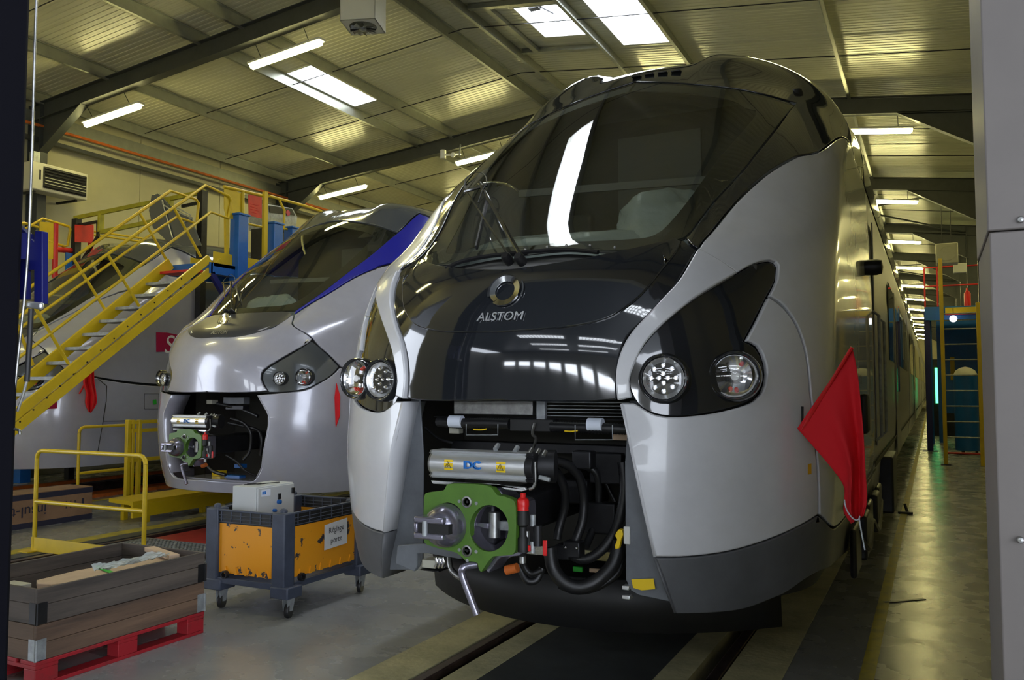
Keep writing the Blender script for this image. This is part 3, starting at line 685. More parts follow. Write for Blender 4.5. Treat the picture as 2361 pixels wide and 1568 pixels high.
# ---- emblem and lettering
def frame_at(tr, x, y, off):
    p, n = on(tr, x, y, off); t, v = tr.tv(x, y); ux = (S(t + .01, v) - S(t - .01, v)).normalized(); return p, ux, n.cross(ux).normalized(), n
def flat_frame(tr, x, y, off, h=.07, tz=0.):
    t, v = tr.tv(x, y); d = h / max(.1, abs(S(t, v + .02).z - S(t, v - .02).z)) * .04
    a, b = S(t, v - d), S(t, v + d); uy = ((b - a).normalized() * (1 - tz) + Vector((0, 0, tz))).normalized(); ux = (S(t + .04, v) - S(t - .04, v)).normalized(); n = ux.cross(uy).normalized()
    if n.y > 0: n = -n
    ux = uy.cross(n); return (a + b) / 2 * .5 + S(t, v) * .5 + n * off, ux, uy, n
def emblem(tr, root, x, y, R, off, tz=0.):
    p, ux, uy, n = flat_frame(tr, x, y, off, .07, tz)
    b = MB()
    def band(r0, r1, a0, a1, h0, h1, rr0=None, rr1=None):
        m = 30; vs = []
        for i in range(m + 1):
            k = i / m; a = math.radians(a0 + (a1 - a0) * k); e = ux * math.cos(a) + uy * math.sin(a)
            ra = r0 + ((rr0 if rr0 is not None else r0) - r0) * k; rb = r1 + ((rr1 if rr1 is not None else r1) - r1) * k
            vs += [p + e * ra + n * .0, p + e * ra + n * h0, p + e * rb + n * h1, p + e * rb]
        b.add(vs, [(4 * i + j, 4 * i + (j + 1) % 4, 4 * i + 4 + (j + 1) % 4, 4 * i + 4 + j) for i in range(m) for j in range(4)])
    band(R * .62, R, 235, 235 + 360, .004, .012, R * .60, R * .90)
    band(R * 1.04, R * 1.02, 60, 200, .006, .006, R * .93, R * 1.12); band(R * 1.1, R * 1.18, 30, -20, .006, .006)
    b.build('emblem', 'chrome', root, smooth=30)
def lettering(tr, root, s, x, y, size, off, shear=.18, sx=1., mm='aluminium', name='lettering', depth=.006, tz=0.):
    p, ux, uy, n = flat_frame(tr, x, y, off, .03, tz)
    b = MB(); put_text(b, s, size, p, ux, uy, .001, depth, shear, sx); b.build(name, mm, root)
emblem(A, t1, 1168, 673, .088, .016); lettering(A, t1, 'ALSTOM', 1156, 733, .062, .014, sx=1.08)
# ---- wiper
def wiper(tr, root, arm, rod, blade, link, loop, r=.012):
    mb = MB(tr.o)
    g = lambda p, o: on(tr, p[0], p[1], o)[0]
    mb.tube([g(arm[0], .05), g(arm[1], .09)], r, 8); a = mb.build('wiper_arm', 'gloss_black', root, smooth=40)
    MB(tr.o).tube([g(rod[0], .05), g(rod[1], .09)], r * .5, 6).build('wiper_rod', 'gloss_black', a, smooth=40)
    MB(tr.o).bar(g(link[0], .09), g(link[1], .09), r * 1.6, r * 1.3).build('wiper_link', 'gloss_black', a, bevel=.003)
    MB(tr.o).bar(g(blade[0], .045), g(blade[1], .03), r * 1.1, r * 2.2, (0, -1, 1)).build('wiper_blade', 'rubber', a, bevel=.002)
    MB(tr.o).tube([g(p, .10) for p in loop], r * .28, 5, smooth=4).build('washer_hose', 'rubber', a, smooth=40)
    for q in (arm[0], rod[0]): MB(tr.o).lathe(g(q, .0), (0, -1, .5), [(r * 2.2, 0), (r * 2.2, .05), (r * 1.5, .065), (.0005, .065)], 16).build('wiper_pivot', 'dark_metal', a, smooth=40)
wiper(A, t1, ((1205, 606), (1120, 450)), ((1175, 604), (1092, 470)), ((1130, 478), (1101, 583)), ((1088, 468), (1138, 455)), ((1092, 468), (1090, 445), (1108, 428), (1130, 432), (1138, 450), (1128, 470), (1118, 500)))
# scuttle under the hood edge: motor bits
sb = LB()
for (x0, y0, x1, y1, m_) in ((1128, 612, 1162, 628, 'cream'), (1222, 602, 1245, 620, 'white_plastic'), (1300, 598, 1345, 613, 'cream')):
    c = [on(A, x, y, -.035)[0] for x, y in ((x0, y0), (x1, y0), (x1, y1), (x0, y1))]; LB().prism(c, (0, .02, 0)).build('scuttle_bracket', m_, t1)
sr = [on(A, x, y, .004)[0] for x, y in ((1028, 622), (1060, 606), (1114, 594), (1214, 583), (1305, 578), (1380, 584))]
LB().tube(sr, .012, 6, smooth=4).build('windscreen_seal', 'dark_metal', t1, smooth=50)
for x, y in ((1120, 592), (1212, 577), (1262, 570), (1306, 568), (1360, 567), (1418, 572)): MB(t1.location).ball(on(A, x, y, .004)[0], .008, 5).build('screw', 'steel', t1, smooth=60)
# antenna stub at right shoulder, roof vents
LB().lathe(on(A, 1843, 217, -.03)[0], (0, 0, 1), [(.045, -.05), (.045, .03), (.036, .055), (.0005, .062)], 16).build('antenna', 'matt_black', t1, smooth=40)
for i in range(4): t_ = -.02 + .045 * i; q = S(t_, .972) + SN(t_, .972) * .003; MB().bar(q, q + Vector((.07, 0, 0)), .05, .008).build('roof_vent', 'matt_black', t1)
# ---- cab interior
MB().prism([(-1.15, 2.9, 1.9), (1.15, 2.9, 1.9), (1.15, 2.9, 3.6), (.8, 2.9, 3.85), (-.8, 2.9, 3.85), (-1.15, 2.9, 3.6)], (0, .03, 0)).build('cab_wall', 'cab_dark', t1)
MB().box((-.34, 2.87, 1.9), (.34, 2.9, 3.7)).build('cab_door', 'cab_grey', t1)
MB().prism([(-1.15, .62, 1.9), (-1.15, .66, 2.28), (-1.15, 1.2, 2.36), (-1.15, 1.35, 1.9)], (2.3, 0, 0)).build('dashboard', 'cab_dark', t1, bevel=.01)
MB().box((-1.2, .7, 1.86), (1.2, 2.9, 1.9)).build('cab_floor', 'cab_dark', t1)
def wrap(root, c, sx, sy, sz, seed, name='plastic_cover'):
    rnd = random.Random(seed); bm = bmesh.new(); bmesh.ops.create_icosphere(bm, subdivisions=4, radius=1)
    from mathutils import noise
    for v in bm.verts:
        q = v.co.copy(); k = 1 + .28 * noise.noise(q * 1.6 + Vector((seed, 0, 0))) + .10 * noise.noise(q * 5 + Vector((0, seed, 0))) + .04 * noise.noise(q * 13)
        v.co = Vector((q.x * sx * k, q.y * sy * k, max(-.55, q.z) * sz * k))
    me = bpy.data.meshes.new(name); bm.to_mesh(me); bm.free(); me.materials.append(M['sheet_plastic']); me.shade_smooth()
    o = bpy.data.objects.new(name, me); COL.objects.link(o); o.parent = root; o.location = c; return o
wrap(t1, (.50, 1.30, 2.60), .36, .24, .24, 3); wrap(t1, (-.15, 1.15, 2.46), .75, .25, .16, 9)
for sx_ in (-.5, .5):
    s_ = MB().box((sx_ - .22, 1.75, 2.2), (sx_ + .22, 2.2, 2.32)).box((sx_ - .2, 2.15, 2.3), (sx_ + .2, 2.25, 2.95)).box((sx_ - .05, 1.9, 1.9), (sx_ + .05, 2.0, 2.2)); s_.build('driver_seat', 'cab_dark', t1, bevel=.03)
# sun blind edge seen through the glass
MB().bar((-.7, 1.75, 3.05), (1.0, 2.0, 3.05), .02, .05).build('blind_rail', 'cab_grey', t1)
# ---- carriages
def profile():
    p = [S(2, .04 + (1.25 - .04) * i / 24) for i in range(25)] + [S(1 - i / 14, 1.25) for i in range(1, 14)]
    p = [Vector((q.x, 0, q.z)) for q in p]; top = Vector((0, 0, S(0, 1.25).z)); return p + [top] + [Vector((-q.x, 0, q.z)) for q in reversed(p)]
PROF = profile()
def carriage(root, y0, y1, m, roofm, win=True, first=False, doors=()):
    P = PROF; n = len(P); k = 25
    mb = MB(); a = [Vector((p.x, y0, p.z)) for p in P]; b = [Vector((p.x, y1, p.z)) for p in P]
    mb.add(a + b, [(i, i + 1, n + i + 1, n + i) for i in range(n - 1)] + [(n - 1, 0, n, 2 * n - 1), tuple(range(n)), tuple(range(2 * n - 1, n - 1, -1))])
    c = mb.build('carriage_body', m, root, smooth=35)
    r = MB(); q = [p + (Vector((0, 0, 0)) - Vector((p.x, 0, p.z - 2.2))).normalized() * -.012 for p in P[k - 4:n - k + 4]]; nn = len(q)
    r.add([Vector((p.x, y0 + .01, p.z)) for p in q] + [Vector((p.x, y1 - .01, p.z)) for p in q], [(i, i + 1, nn + i + 1, nn + i) for i in range(nn - 1)]); r.build('roof', roofm, c, smooth=35)
    for s in (1, -1):
        X = s * 1.461
        def slab(ya, yb, za, zb, mm, nm, d=.012, par=c, bv=.01): return MB().box((min(X, X + s * d), ya, za), (max(X, X + s * d), yb, zb)).build(nm, mm, par, bevel=bv)
        y = y0 + (3.2 if first else 1.0)
        while win and y + 1.5 < y1 - .5:
            if not any(y - .1 < d + 1.45 and y + 1.6 > d for d in doors): slab(y, y + 1.5, 2.0, 2.95, 'window_glass', 'side_window', .008)
            y += 1.62
        for d in doors:
            slab(d, d + .66, .75, 2.98, 'side_grey', 'door_leaf', .016); slab(d + .68, d + 1.34, .75, 2.98, 'side_grey', 'door_leaf', .016)
            slab(d + .12, d + .54, 1.6, 2.8, 'window_glass', 'door_window', .02); slab(d + .8, d + 1.22, 1.6, 2.8, 'window_glass', 'door_window', .02)
        slab(y0 + .02, y1 - .02, .98, 1.02, 'matt_black', 'sole_bar_joint', .004, bv=0)
    for yy in (y0 + 3.0, y1 - 3.0):
        if yy - y0 > 1:
            bgm = MB()
            for s in (1, -1):
                bgm.box((s * 1.02 - .06, yy - 1.35, .45), (s * 1.02 + .06, yy + 1.35, .62)); bgm.box((s * 1.02 - .09, yy - .2, .6), (s * 1.02 + .09, yy + .2, .8))
            bgm.box((-1.0, yy - .25, .45), (1.0, yy + .25, .62)); bgm.build('bogie_frame', 'dark_metal', c, bevel=.02)
            for ya in (yy - 1.1, yy + 1.1):
                wv = MB().cyl((-.9, ya, .42), (.9, ya, .42), .08, 14)
                for s in (1, -1): wv.lathe((s * .71, ya, .42), (s, 0, 0), [(.05, -.03), (.45, -.03), (.45, -.005), (.42, 0), (.42, .10), (.36, .11), (.05, .08)], 32)
                wv.build('wheelset', 'rail_steel', c, smooth=35)
    for k2 in range(int((y1 - y0 - 9) / 2.2)):
        ya = y0 + 4.8 + k2 * 2.2; MB().box((-1.25, ya, .42), (1.25, ya + 1.7, .72)).build('underfloor_box', 'dark_metal', c, bevel=.02)
    return c
c1 = carriage(t1, YR + .02, 17.0, 'side_grey', 'roof_grey', first=True, doors=(9.2,))
for i in range(4): carriage(t1, 17.4 + i * 16.4, 33.4 + i * 16.4, 'side_grey', 'roof_grey', doors=(22 + i * 16.4,))
for i in range(5): MB().box((-1.2, 16.95 + i * 16.4, .8), (1.2, 17.45 + i * 16.4, 3.8)).build('gangway', 'matt_black', t1)
# cab door, grab handles, side camera, equipment hung under the sill
X1 = 1.462
MB().box((X1, 4.55, 1.15), (X1 + .012, 5.25, 3.15)).build('cab_side_door', 'side_grey', t1, bevel=.006)
for yy in (4.47, 5.33): MB().tube([(X1, yy, 1.2), (X1 + .05, yy, 1.24), (X1 + .05, yy, 2.3), (X1, yy, 2.34)], .014, 8).build('grab_handle', 'galvanised', t1, smooth=40)
MB().box((X1, 2.75, 1.34), (X1 + .05, 2.98, 1.62)).build('step_handle', 'matt_black', t1, bevel=.02)
p = atX(2021, 616, T1X + X1 + .08) - Vector(t1.location); MB().lathe(p - Vector((.1, 0, 0)), (1, 0, 0), [(.06, .0), (.065, .04), (.065, .1), (.055, .14), (.0005, .15)], 20).build('side_camera', 'dark_metal', t1, smooth=40)
MB().box((X1 - .1, 5.6, .42), (X1 + .09, 6.5, .98)).build('battery_box', 'dark_metal', t1, bevel=.02)
for k in range(5): MB().box((X1 - .02, 1.95 + k * .62, .5), (X1 + .02 + .02 * (k % 2), 2.35 + k * .62, .8)).build('underfloor_casing', 'dark_metal', t1, bevel=.02)
tb = MB(); tb.tube([(X1 + .01, 2.2, .75), (X1 + .05, 2.6, .58), (X1 + .04, 3.1, .70), (X1 + .05, 3.7, .55), (X1 + .03, 4.5, .68)], .018, 6, smooth=5); tb.build('cable', 'rubber', t1, smooth=50)
for z in (1.16,): MB().box((X1 - .002, 1.45, .955), (X1 + .003, 4.3, .972)).build('panel_joint', 'matt_black', t1)
o = [on(A, x, y, .006)[0] for x, y in ((1860, 1070), (1868, 1068), (1868, 1092), (1860, 1094))]; LB().prism(o, (0, .003, 0)).build('tape_mark', 'amber_tape', t1)
o = [on(A, x, y, .024)[0] for x, y in ((898, 656), (907, 662), (902, 684), (893, 676))]
# ================================================================== MOUTH CONTENTS AND COUPLER
from mathutils.geometry import tessellate_polygon
def plate_holes(mb, outer, holes, off):
    """flat plate with holes; lists of 3D points"""
    loops = [[Vector(p) for p in outer]] + [[Vector(p) for p in h] for h in holes]; allp = [p for l in loops for p in l]; n = len(allp); off = Vector(off)
    tris = tessellate_polygon(loops); mb.add(allp + [p + off for p in allp], [tuple(t) for t in tris] + [tuple(i + n for i in reversed(t)) for t in tris])
    k = 0; base = len(mb.v) - 2 * n
    for l in loops:
        m = len(l)
        for i in range(m): mb.f.append((base + k + i, base + k + (i + 1) % m, base + k + n + (i + 1) % m, base + k + n + i))
        k += m
def c6(x, y): return (940 + x / 3.564, 1000 + y / 3.564)
class Fitter:
    """places mouth parts of a train by the photograph's pixels on planes across the track"""
    def __init__(s, root): s.r = root; s.o = Vector(root.location)
    def p(s, x, y, dy): return atY(x, y, s.o.y + dy)
F1 = Fitter(t1)
cav = LB(); cav.box((T1X - 1.25, Y1 + 1.5, .62), (T1X + 1.25, Y1 + 1.55, 1.8)); cav.box((T1X - 1.0, Y1 + .55, 1.66), (T1X + 1.0, Y1 + 1.5, 1.70))
cav.box((T1X - 1.2, Y1 + .85, .62), (T1X - 1.0, Y1 + 1.5, 1.66)); cav.box((T1X + 1.0, Y1 + .85, .62), (T1X + 1.2, Y1 + 1.5, 1.66)); cav.build('coupler_bay', 'cab_dark', t1)
def rect_px(x0, y0, x1, y1, dy, th, m, name, par, F=F1, bevel=.004):
    a = F.p(x0, y0, dy); b = F.p(x1, y1, dy); return MB(F.o).box((min(a.x, b.x), F.o.y + dy, min(a.z, b.z)), (max(a.x, b.x), F.o.y + dy + th, max(a.z, b.z))).build(name, m, par, bevel=bevel)
rect_px(1046, 924, 1228, 958, .34, .10, 'steel', 'air_duct', t1)
rect_px(1236, 924, 1256, 972, .32, .03, 'galvanised', 'bracket', t1)
for k in range(5): rect_px(1262, 926 + k * 8, 1450, 930 + k * 8, .36, .05, 'galvanised', 'grille_slat', t1, bevel=0)
rect_px(1000, 962, 1450, 968, .34, .05, 'dark_metal', 'cross_rail', t1)
rect_px(1040, 1016, 1452, 1052, .62, .10, 'dark_metal', 'cross_beam', t1)
rect_px(1412, 996, 1450, 1016, .40, .08, 'plywood', 'wood_block', t1); rect_px(1035, 984, 1058, 1000, .40, .05, 'cream', 'bracket', t1)
def hose(pts, r, m='rubber', name='hose', par=t1, F=F1, rib=False, sm=8):
    P = [F.p(x, y, d) for x, y, d in pts]; P = catmull(P, sm)
    if rib:
        Q = []; L = 0
        R = []
        out = []
        for a, b in zip(P, P[1:]):
            n = max(1, int((b - a).length / .006))
            out += [a + (b - a) * (k / n) for k in range(n)]
        return MB(F.o).tube(out, [r * (1 + .12 * (k % 2)) for k in range(len(out))], 10).build(name, m, par, smooth=60)
    return MB(F.o).tube(P, r, 10).build(name, m, par, smooth=60)
hose([(1010, 972, .33), (1060, 976, .31), (1120, 976, .31), (1180, 978, .31)], .026, rib=True, name='corrugated_conduit')
hose([(1270, 984, .31), (1340, 986, .31), (1400, 988, .31), (1450, 990, .33)], .026, rib=True, name='corrugated_conduit')
rect_px(1175, 966, 1275, 996, .30, .08, 'matt_black', 'junction_block', t1)
for x, y in ((1052, 972), (1373, 979)):
    q = F1.p(x, y, .30); LB().tube([q - Vector((.038, 0, 0)), q + Vector((.038, 0, 0))], .033, 14).build('white_tape', 'tape_white', t1, smooth=40)
for x, y in ((1108, 990), (1318, 994)): hose([(x - 16, y, .27), (x, y + 1, .265), (x + 14, y - 1, .27)], .004, 'yellow_plastic', 'cable_tie')
for x0, y0, x1, y1 in ((1075, 958, 1148, 1003), (1326, 960, 1412, 1014)):
    P = [F1.p(x, y, .26) for x, y in ((x0, y0 + 20), (x0, y1), (x1, y1), (x1, y0 + 20))]; LB().tube(P, .003, 5).build('wire_bracket', 'galvanised', t1)
hose([(1233, 975, .28), (1228, 1000, .3), (1236, 1012, .33), (1226, 1040, .4)], .008, 'steel', 'hanging_strap')
# hoses looping beside the coupler
for pts, r, rib in (([(1262, 1062, .2), (1305, 1070, .28), (1335, 1100, .35), (1346, 1150, .4), (1343, 1200, .4), (1330, 1240, .38), (1322, 1262, .36)], .024, False),
                    ([(1262, 1075, .22), (1285, 1090, .3), (1302, 1130, .36), (1302, 1170, .4), (1290, 1215, .4), (1285, 1245, .38)], .022, False),
                    ([(1300, 1068, .5), (1370, 1085, .55), (1380, 1150, .6), (1370, 1210, .6), (1350, 1262, .5)], .02, False),
                    ([(1435, 1065, .42), (1440, 1120, .42), (1432, 1180, .42), (1415, 1230, .42), (1385, 1270, .4), (1345, 1290, .38), (1305, 1272, .36)], .024, True),
                    ([(1428, 1250, .40), (1414, 1300, .36), (1378, 1338, .3), (1335, 1354, .26), (1300, 1342, .24), (1276, 1310, .24), (1268, 1262, .24)], .034, False),
                    ([(1440, 1262, .5), (1425, 1318, .46), (1380, 1352, .4), (1330, 1362, .36), (1290, 1348, .34)], .02, False),
                    ([(1250, 1310, .2), (1238, 1336, .18), (1218, 1340, .16), (1205, 1322, .16), (1196, 1300, .16)], .018, False),
                    ([(1210, 1262, .1), (1206, 1296, .12), (1222, 1322, .14), (1248, 1316, .18)], .015, False),
                    ([(1372, 1060, .7), (1400, 1120, .75), (1425, 1170, .75)], .012, False), ([(980, 985, .5), (1010, 1010, .5), (1045, 1022, .5)], .008, False)):
    hose(pts, r, rib=rib)
hose([(1036, 1285, .35), (1040, 1312, .32), (1055, 1328, .28), (1064, 1332, .26)], .016, 'steel', 'brake_pipe')
for x, y, s_ in ((1322, 1264, .045), (1300, 1270, .04), (1345, 1058, .05), (1400, 1075, .09), (1330, 1130, .07), (1385, 1190, .09)):
    q = F1.p(x, y, .6 if s_ > .05 else .34); LB().box(q - Vector((s_, .03, s_)), q + Vector((s_, .05, s_ * .8))).build('valve_block', 'dark_metal', t1, bevel=.008)
for x, y in ((1304, 1262), (1330, 1264)): LB().ball(F1.p(x, y, .28), .008, 5).build('bolt', 'chrome', t1, smooth=60)
yv = LB(); yv.prism([F1.p(*c6(x, y), .30) for x, y in ((1735, 785), (1760, 790), (1770, 830), (1755, 860), (1735, 945), (1705, 950), (1700, 920), (1720, 870), (1702, 840), (1710, 815))], (0, .03, 0)); yv.build('valve_handle', 'yellow_plastic', t1, bevel=.003)
rect_px(1437, 1214, 1452, 1256, .29, .05, 'white_plastic', 'socket', t1); rect_px(1434, 1350, 1450, 1362, .27, .05, 'aluminium', 'hinge', t1); rect_px(1434, 1372, 1452, 1384, .27, .05, 'aluminium', 'hinge', t1)
for a, b, m_ in (((1320, 1306), (1342, 1320), 'green_tag'), ((1358, 1310), (1382, 1322), 'plywood')): rect_px(*a, *b, .75, .02, m_, 'cable_label', t1)
# lower left: grey arm, white block
arm = LB(); arm.prism([F1.p(x, y, .06) for x, y in ((916, 1258), (962, 1254), (985, 1254), (1064, 1268), (1064, 1290), (985, 1276), (962, 1276), (962, 1306), (955, 1318), (912, 1300))], (0, .03, 0)); arm.build('support_arm', 'plate_grey', t1, bevel=.004)
rect_px(972, 1290, 1003, 1312, .10, .1, 'cream', 'sensor_block', t1); rect_px(968, 1312, 1012, 1320, .10, .1, 'dark_metal', 'sensor_shelf', t1)
for x in (1006, 1014, 1022): hose([(x, 1286, .09), (x + 2, 1298, .09), (x - 2, 1308, .1)], .009, 'chrome', 'air_fitting')
# ---- coupler (copied to the second train)
def ring3(cx, cy, rx, ry, d, n=32): return [F1.p(*c6(cx + rx * math.cos(2 * math.pi * i / n), cy - ry * math.sin(2 * math.pi * i / n)), d) for i in range(n)]
cp = MB(t1.location); D0 = -.22
outer = [F1.p(*c6(x, y), D0) for x, y in ((145, 492), (165, 484), (290, 468), (305, 455), (318, 425), (335, 414), (400, 409), (560, 415), (655, 428), (690, 445), (715, 480), (735, 505), (800, 518), (860, 540), (880, 560), (887, 600), (890, 760), (886, 960), (865, 992), (830, 1000), (705, 1008), (680, 1030), (650, 1070), (605, 1138), (585, 1120), (575, 1065), (545, 1052), (480, 1050), (430, 1000), (390, 975), (240, 940), (160, 915), (138, 895), (130, 860), (128, 700), (134, 520))]
plate_holes(cp, outer, [ring3(668, 778, 160, 192, D0), ring3(326, 752, 146, 186, D0)], (0, .045, 0)); coup = cp.build('coupler', 'coupler_green', t1, bevel=.004)
# body behind the face
cb = LB(); o2 = [p + Vector((.012, .05, -.012)) for p in outer]; plate_holes(cb, o2, [[p + Vector((0, .05, 0)) for p in ring3(668, 778, 160, 192, D0)]], (0, .14, 0)); cb.build('coupler_body', 'violet_steel', coup, bevel=.004)
hc = sum(ring3(668, 778, 160, 192, D0), Vector()) / 32; cc = sum(ring3(326, 752, 146, 186, D0), Vector()) / 32; RH = (ring3(668, 778, 160, 192, D0)[8] - hc).length
cu = LB(); cu.lathe(hc, (0, -1, 0), [(RH * .99, -.01), (RH * .95, -.12), (RH * .75, -.20), (.0005, -.22)], 32); cu.build('coupler_cup', 'violet_steel', coup, smooth=50)
pk = LB(); pk.cyl(hc + Vector((-.02, .09, -.055)), hc + Vector((-.02, .09, .06)), .028, 16); pk.build('pivot_pin', 'steel', coup, smooth=40)
LB().prism([hc + Vector(v) for v in ((-.11, .06, .008), (-.03, .05, .014), (-.03, .05, -.014), (-.11, .06, -.004))], (0, .02, 0)).build('hook_plate', 'violet_steel', coup, bevel=.003)
LB().box(hc + Vector((.0, .1, -.025)), hc + Vector((.09, .13, .02))).build('link_bar', 'galvanised', coup, bevel=.004)
cn = LB(); RC = RH * .97; cn.lathe(cc, (0, -1, 0), [(RC * 1.0, .0), (RC * .985, .022), (RC * .92, .05), (RC * .80, .075), (RC * .64, .095), (RC * .4, .105), (.0005, .108)], 32); cn.build('coupler_cone', 'violet_steel', coup, smooth=60)
cn2 = LB(); a = cc + Vector((-.115, -.15, -.055)); 
cn2.box(cc + Vector((-.105, -.125, .022)), cc + Vector((.05, -.04, .05))).box(cc + Vector((-.105, -.125, -.05)), cc + Vector((.05, -.04, -.022))).box(cc + Vector((-.105, -.125, -.022)), cc + Vector((-.085, -.04, .022))); cn2.build('cone_jaw', 'violet_steel', coup, bevel=.006)
LB().box(cc + Vector((-.085, -.116, -.022)), cc + Vector((.075, -.08, .022))).build('jaw_slot', 'matt_black', coup)
LB().cyl(cc + Vector((-.045, -.122, -.034)), cc + Vector((-.045, -.122, .034)), .013, 14).build('jaw_pin', 'galvanised', coup, smooth=40)
for (x, y), m_ in (((490, 560), 'matt_black'), ((490, 962), 'amber_tape')):
    q = F1.p(*c6(x, y), D0); LB().lathe(q, (0, -1, 0), [(.026, -.004), (.026, .008), (.019, .010), (.017, -.002)], 20).build('bushing', 'steel', coup, smooth=40); LB().lathe(q, (0, -1, 0), [(.017, .0), (.007, -.0), (.006, .003), (.0004, .003)], 16).build('bushing_core', m_ if m_ == 'matt_black' else 'dark_metal', coup)
for x, y in ((425, 555), (565, 572), (425, 955), (563, 970), (490, 1043)): LB().lathe(F1.p(*c6(x, y), D0), (0, -1, 0), [(.008, 0), (.008, .003), (.0004, .004)], 10).build('face_bolt', 'galvanised', coup)
LB().tube([F1.p(*c6(575, 1075), -.20), F1.p(*c6(480, 1090), -.22), F1.p(*c6(450, 1110), -.23), F1.p(*c6(448, 1160), -.23), F1.p(*c6(510, 1330), -.23), F1.p(*c6(570, 1490), -.23)], .017, 12, smooth=4).build('guide_horn', 'violet_steel', coup, smooth=50)
LB().bar(hc + Vector((-.12, .1, 0)), Vector((T1X, Y1 + 1.4, 1.05)), .2, .2).build('coupler_shaft', 'dark_metal', coup, bevel=.02)
# electrical head above the face
xl = F1.p(*c6(180, 270), D0).x; xr = F1.p(*c6(955, 270), D0).x; zt = F1.p(*c6(560, 148), D0).z; zb = F1.p(*c6(560, 385), D0).z; hz = zt - zb; yc = Y1 + D0 + .06
pf = []
for k in range(13): a = math.radians(-62 + 124 * k / 12); pf.append((-.052 * math.cos(a) - .0, .36 * hz * math.sin(a) / math.sin(math.radians(62))))
prof = [(.06, -.5 * hz), (-.035, -.5 * hz), (-.042, -.47 * hz), (-.035, -.44 * hz), (-.05, -.42 * hz), (-.042, -.38 * hz)] + [(y - .01, z) for y, z in pf] + [(-.042, .38 * hz), (-.05, .42 * hz), (-.035, .44 * hz), (-.04, .48 * hz), (-.03, .5 * hz), (.06, .5 * hz)]
eh = LB(); zc = (zt + zb) / 2
eh.prism([(xl, yc + y, zc + z) for y, z in prof], (xr - xl, 0, 0)); ehd = eh.build('electric_head', 'aluminium', coup, smooth=30)
LB().prism([(xr, yc + y * .96, zc + z * .98) for y, z in prof], (.035, 0, 0)).build('end_cap', 'dark_metal', ehd, bevel=.004) if False else None
LB().prism([(xr, yc + y * .96, zc + z * .98) for y, z in prof], (.035, 0, 0)).build('head_end_cap', 'dark_metal', coup, bevel=.004)
LB().prism([(xl - .012, yc + y * .96, zc + z * .98) for y, z in prof], (.012, 0, 0)).build('head_end_cap', 'steel', coup, bevel=.002)
LB().prism([F1.p(*c6(x, y), D0 + .03) for x, y in ((188, 385), (960, 440), (975, 462), (935, 478), (800, 460), (740, 425), (380, 405), (340, 420), (205, 412))], (0, .02, 0)).build('head_bracket', 'aluminium', coup, bevel=.003)
def patch(cx, w_, m_, nm, dz=0, hh=None):
    hh = w_ if hh is None else hh; P = []
    for z in (-hh / 2, 0, hh / 2):
        s_ = (z + dz) / (.36 * hz); a = math.asin(max(-1, min(1, s_ * math.sin(math.radians(62))))); P.append((yc - .01 - .052 * math.cos(a) - .0012, zc + z + dz))
    mb = LB()
    for (ya, za), (yb, zb_) in zip(P, P[1:]): mb.add([(cx - w_ / 2, ya, za), (cx + w_ / 2, ya, za), (cx + w_ / 2, yb, zb_), (cx - w_ / 2, yb, zb_)], [(0, 1, 2, 3)])
    return mb.build(nm, m_, coup)
ww = hz * .36
for k in (.21, .765):
    cx = xl + (xr - xl) * k; patch(cx, ww, 'yellow_plastic', 'warning_sticker')
    tm = LB(); yq = yc - .0665; q = lambda x, z: (cx + x * ww, yq, zc + z * ww)
    for a, b in (((-.33, -.3), (.33, -.3)), ((.33, -.3), (0, .34)), ((0, .34), (-.33, -.3)), ((.05, .14), (-.06, -.02)), ((-.06, -.02), (.06, -.02)), ((.06, -.02), (-.03, -.2))): tm.bar(q(*a), q(*b), .0012, .0022, (0, 1, 0))
    tm.build('warning_symbol', 'matt_black', coup)
dm = LB(); put_text(dm, 'DC', hz * .42, (xl + (xr - xl) * .47, yc - .0655, zc + .002), (1, 0, 0), (0, 0, 1), .001, 0, 0, 1.25); cx = xl + (xr - xl) * .47
for s_ in (-.004, .0, .004): put_text(dm, 'DC', hz * .36, (cx + s_, yc - .0655, zc + .002 + s_ * .5), (1, 0, 0), (0, 0, 1), .001 + .0002 * s_ / .004, 0, 0, 1.3)
dm.build('maker_mark', 'print_blue', coup)
for x, y, m_ in ((1000, 170, 'steel'), (1060, 175, 'steel'), (1110, 190, 'steel'), (720, 130, 'galvanised'), (880, 150, 'galvanised')): q = F1.p(*c6(x, y), D0 + .08); LB().cyl(q, q + Vector((0, .03, .02)), .012, 10).build('head_fitting', m_, coup, smooth=40)
LB().tube([F1.p(*c6(1045, 230), D0 + .04), F1.p(*c6(1045, 420), D0 + .05), F1.p(*c6(1000, 455), D0 + .05)], .008, 8, smooth=3).build('earth_strap', 'steel', coup, smooth=50)
LB().bar(F1.p(*c6(1080, 355), D0 + .06), F1.p(*c6(1170, 380), D0 + .06), .02, .02).build('lock_pin', 'galvanised', coup, bevel=.004)
LB().cyl(Vector((xr + .02, yc + .07, zc)), Vector((xr + .09, yc + .09, zc)), .075, 20).build('head_drive', 'dark_metal', coup, smooth=40)
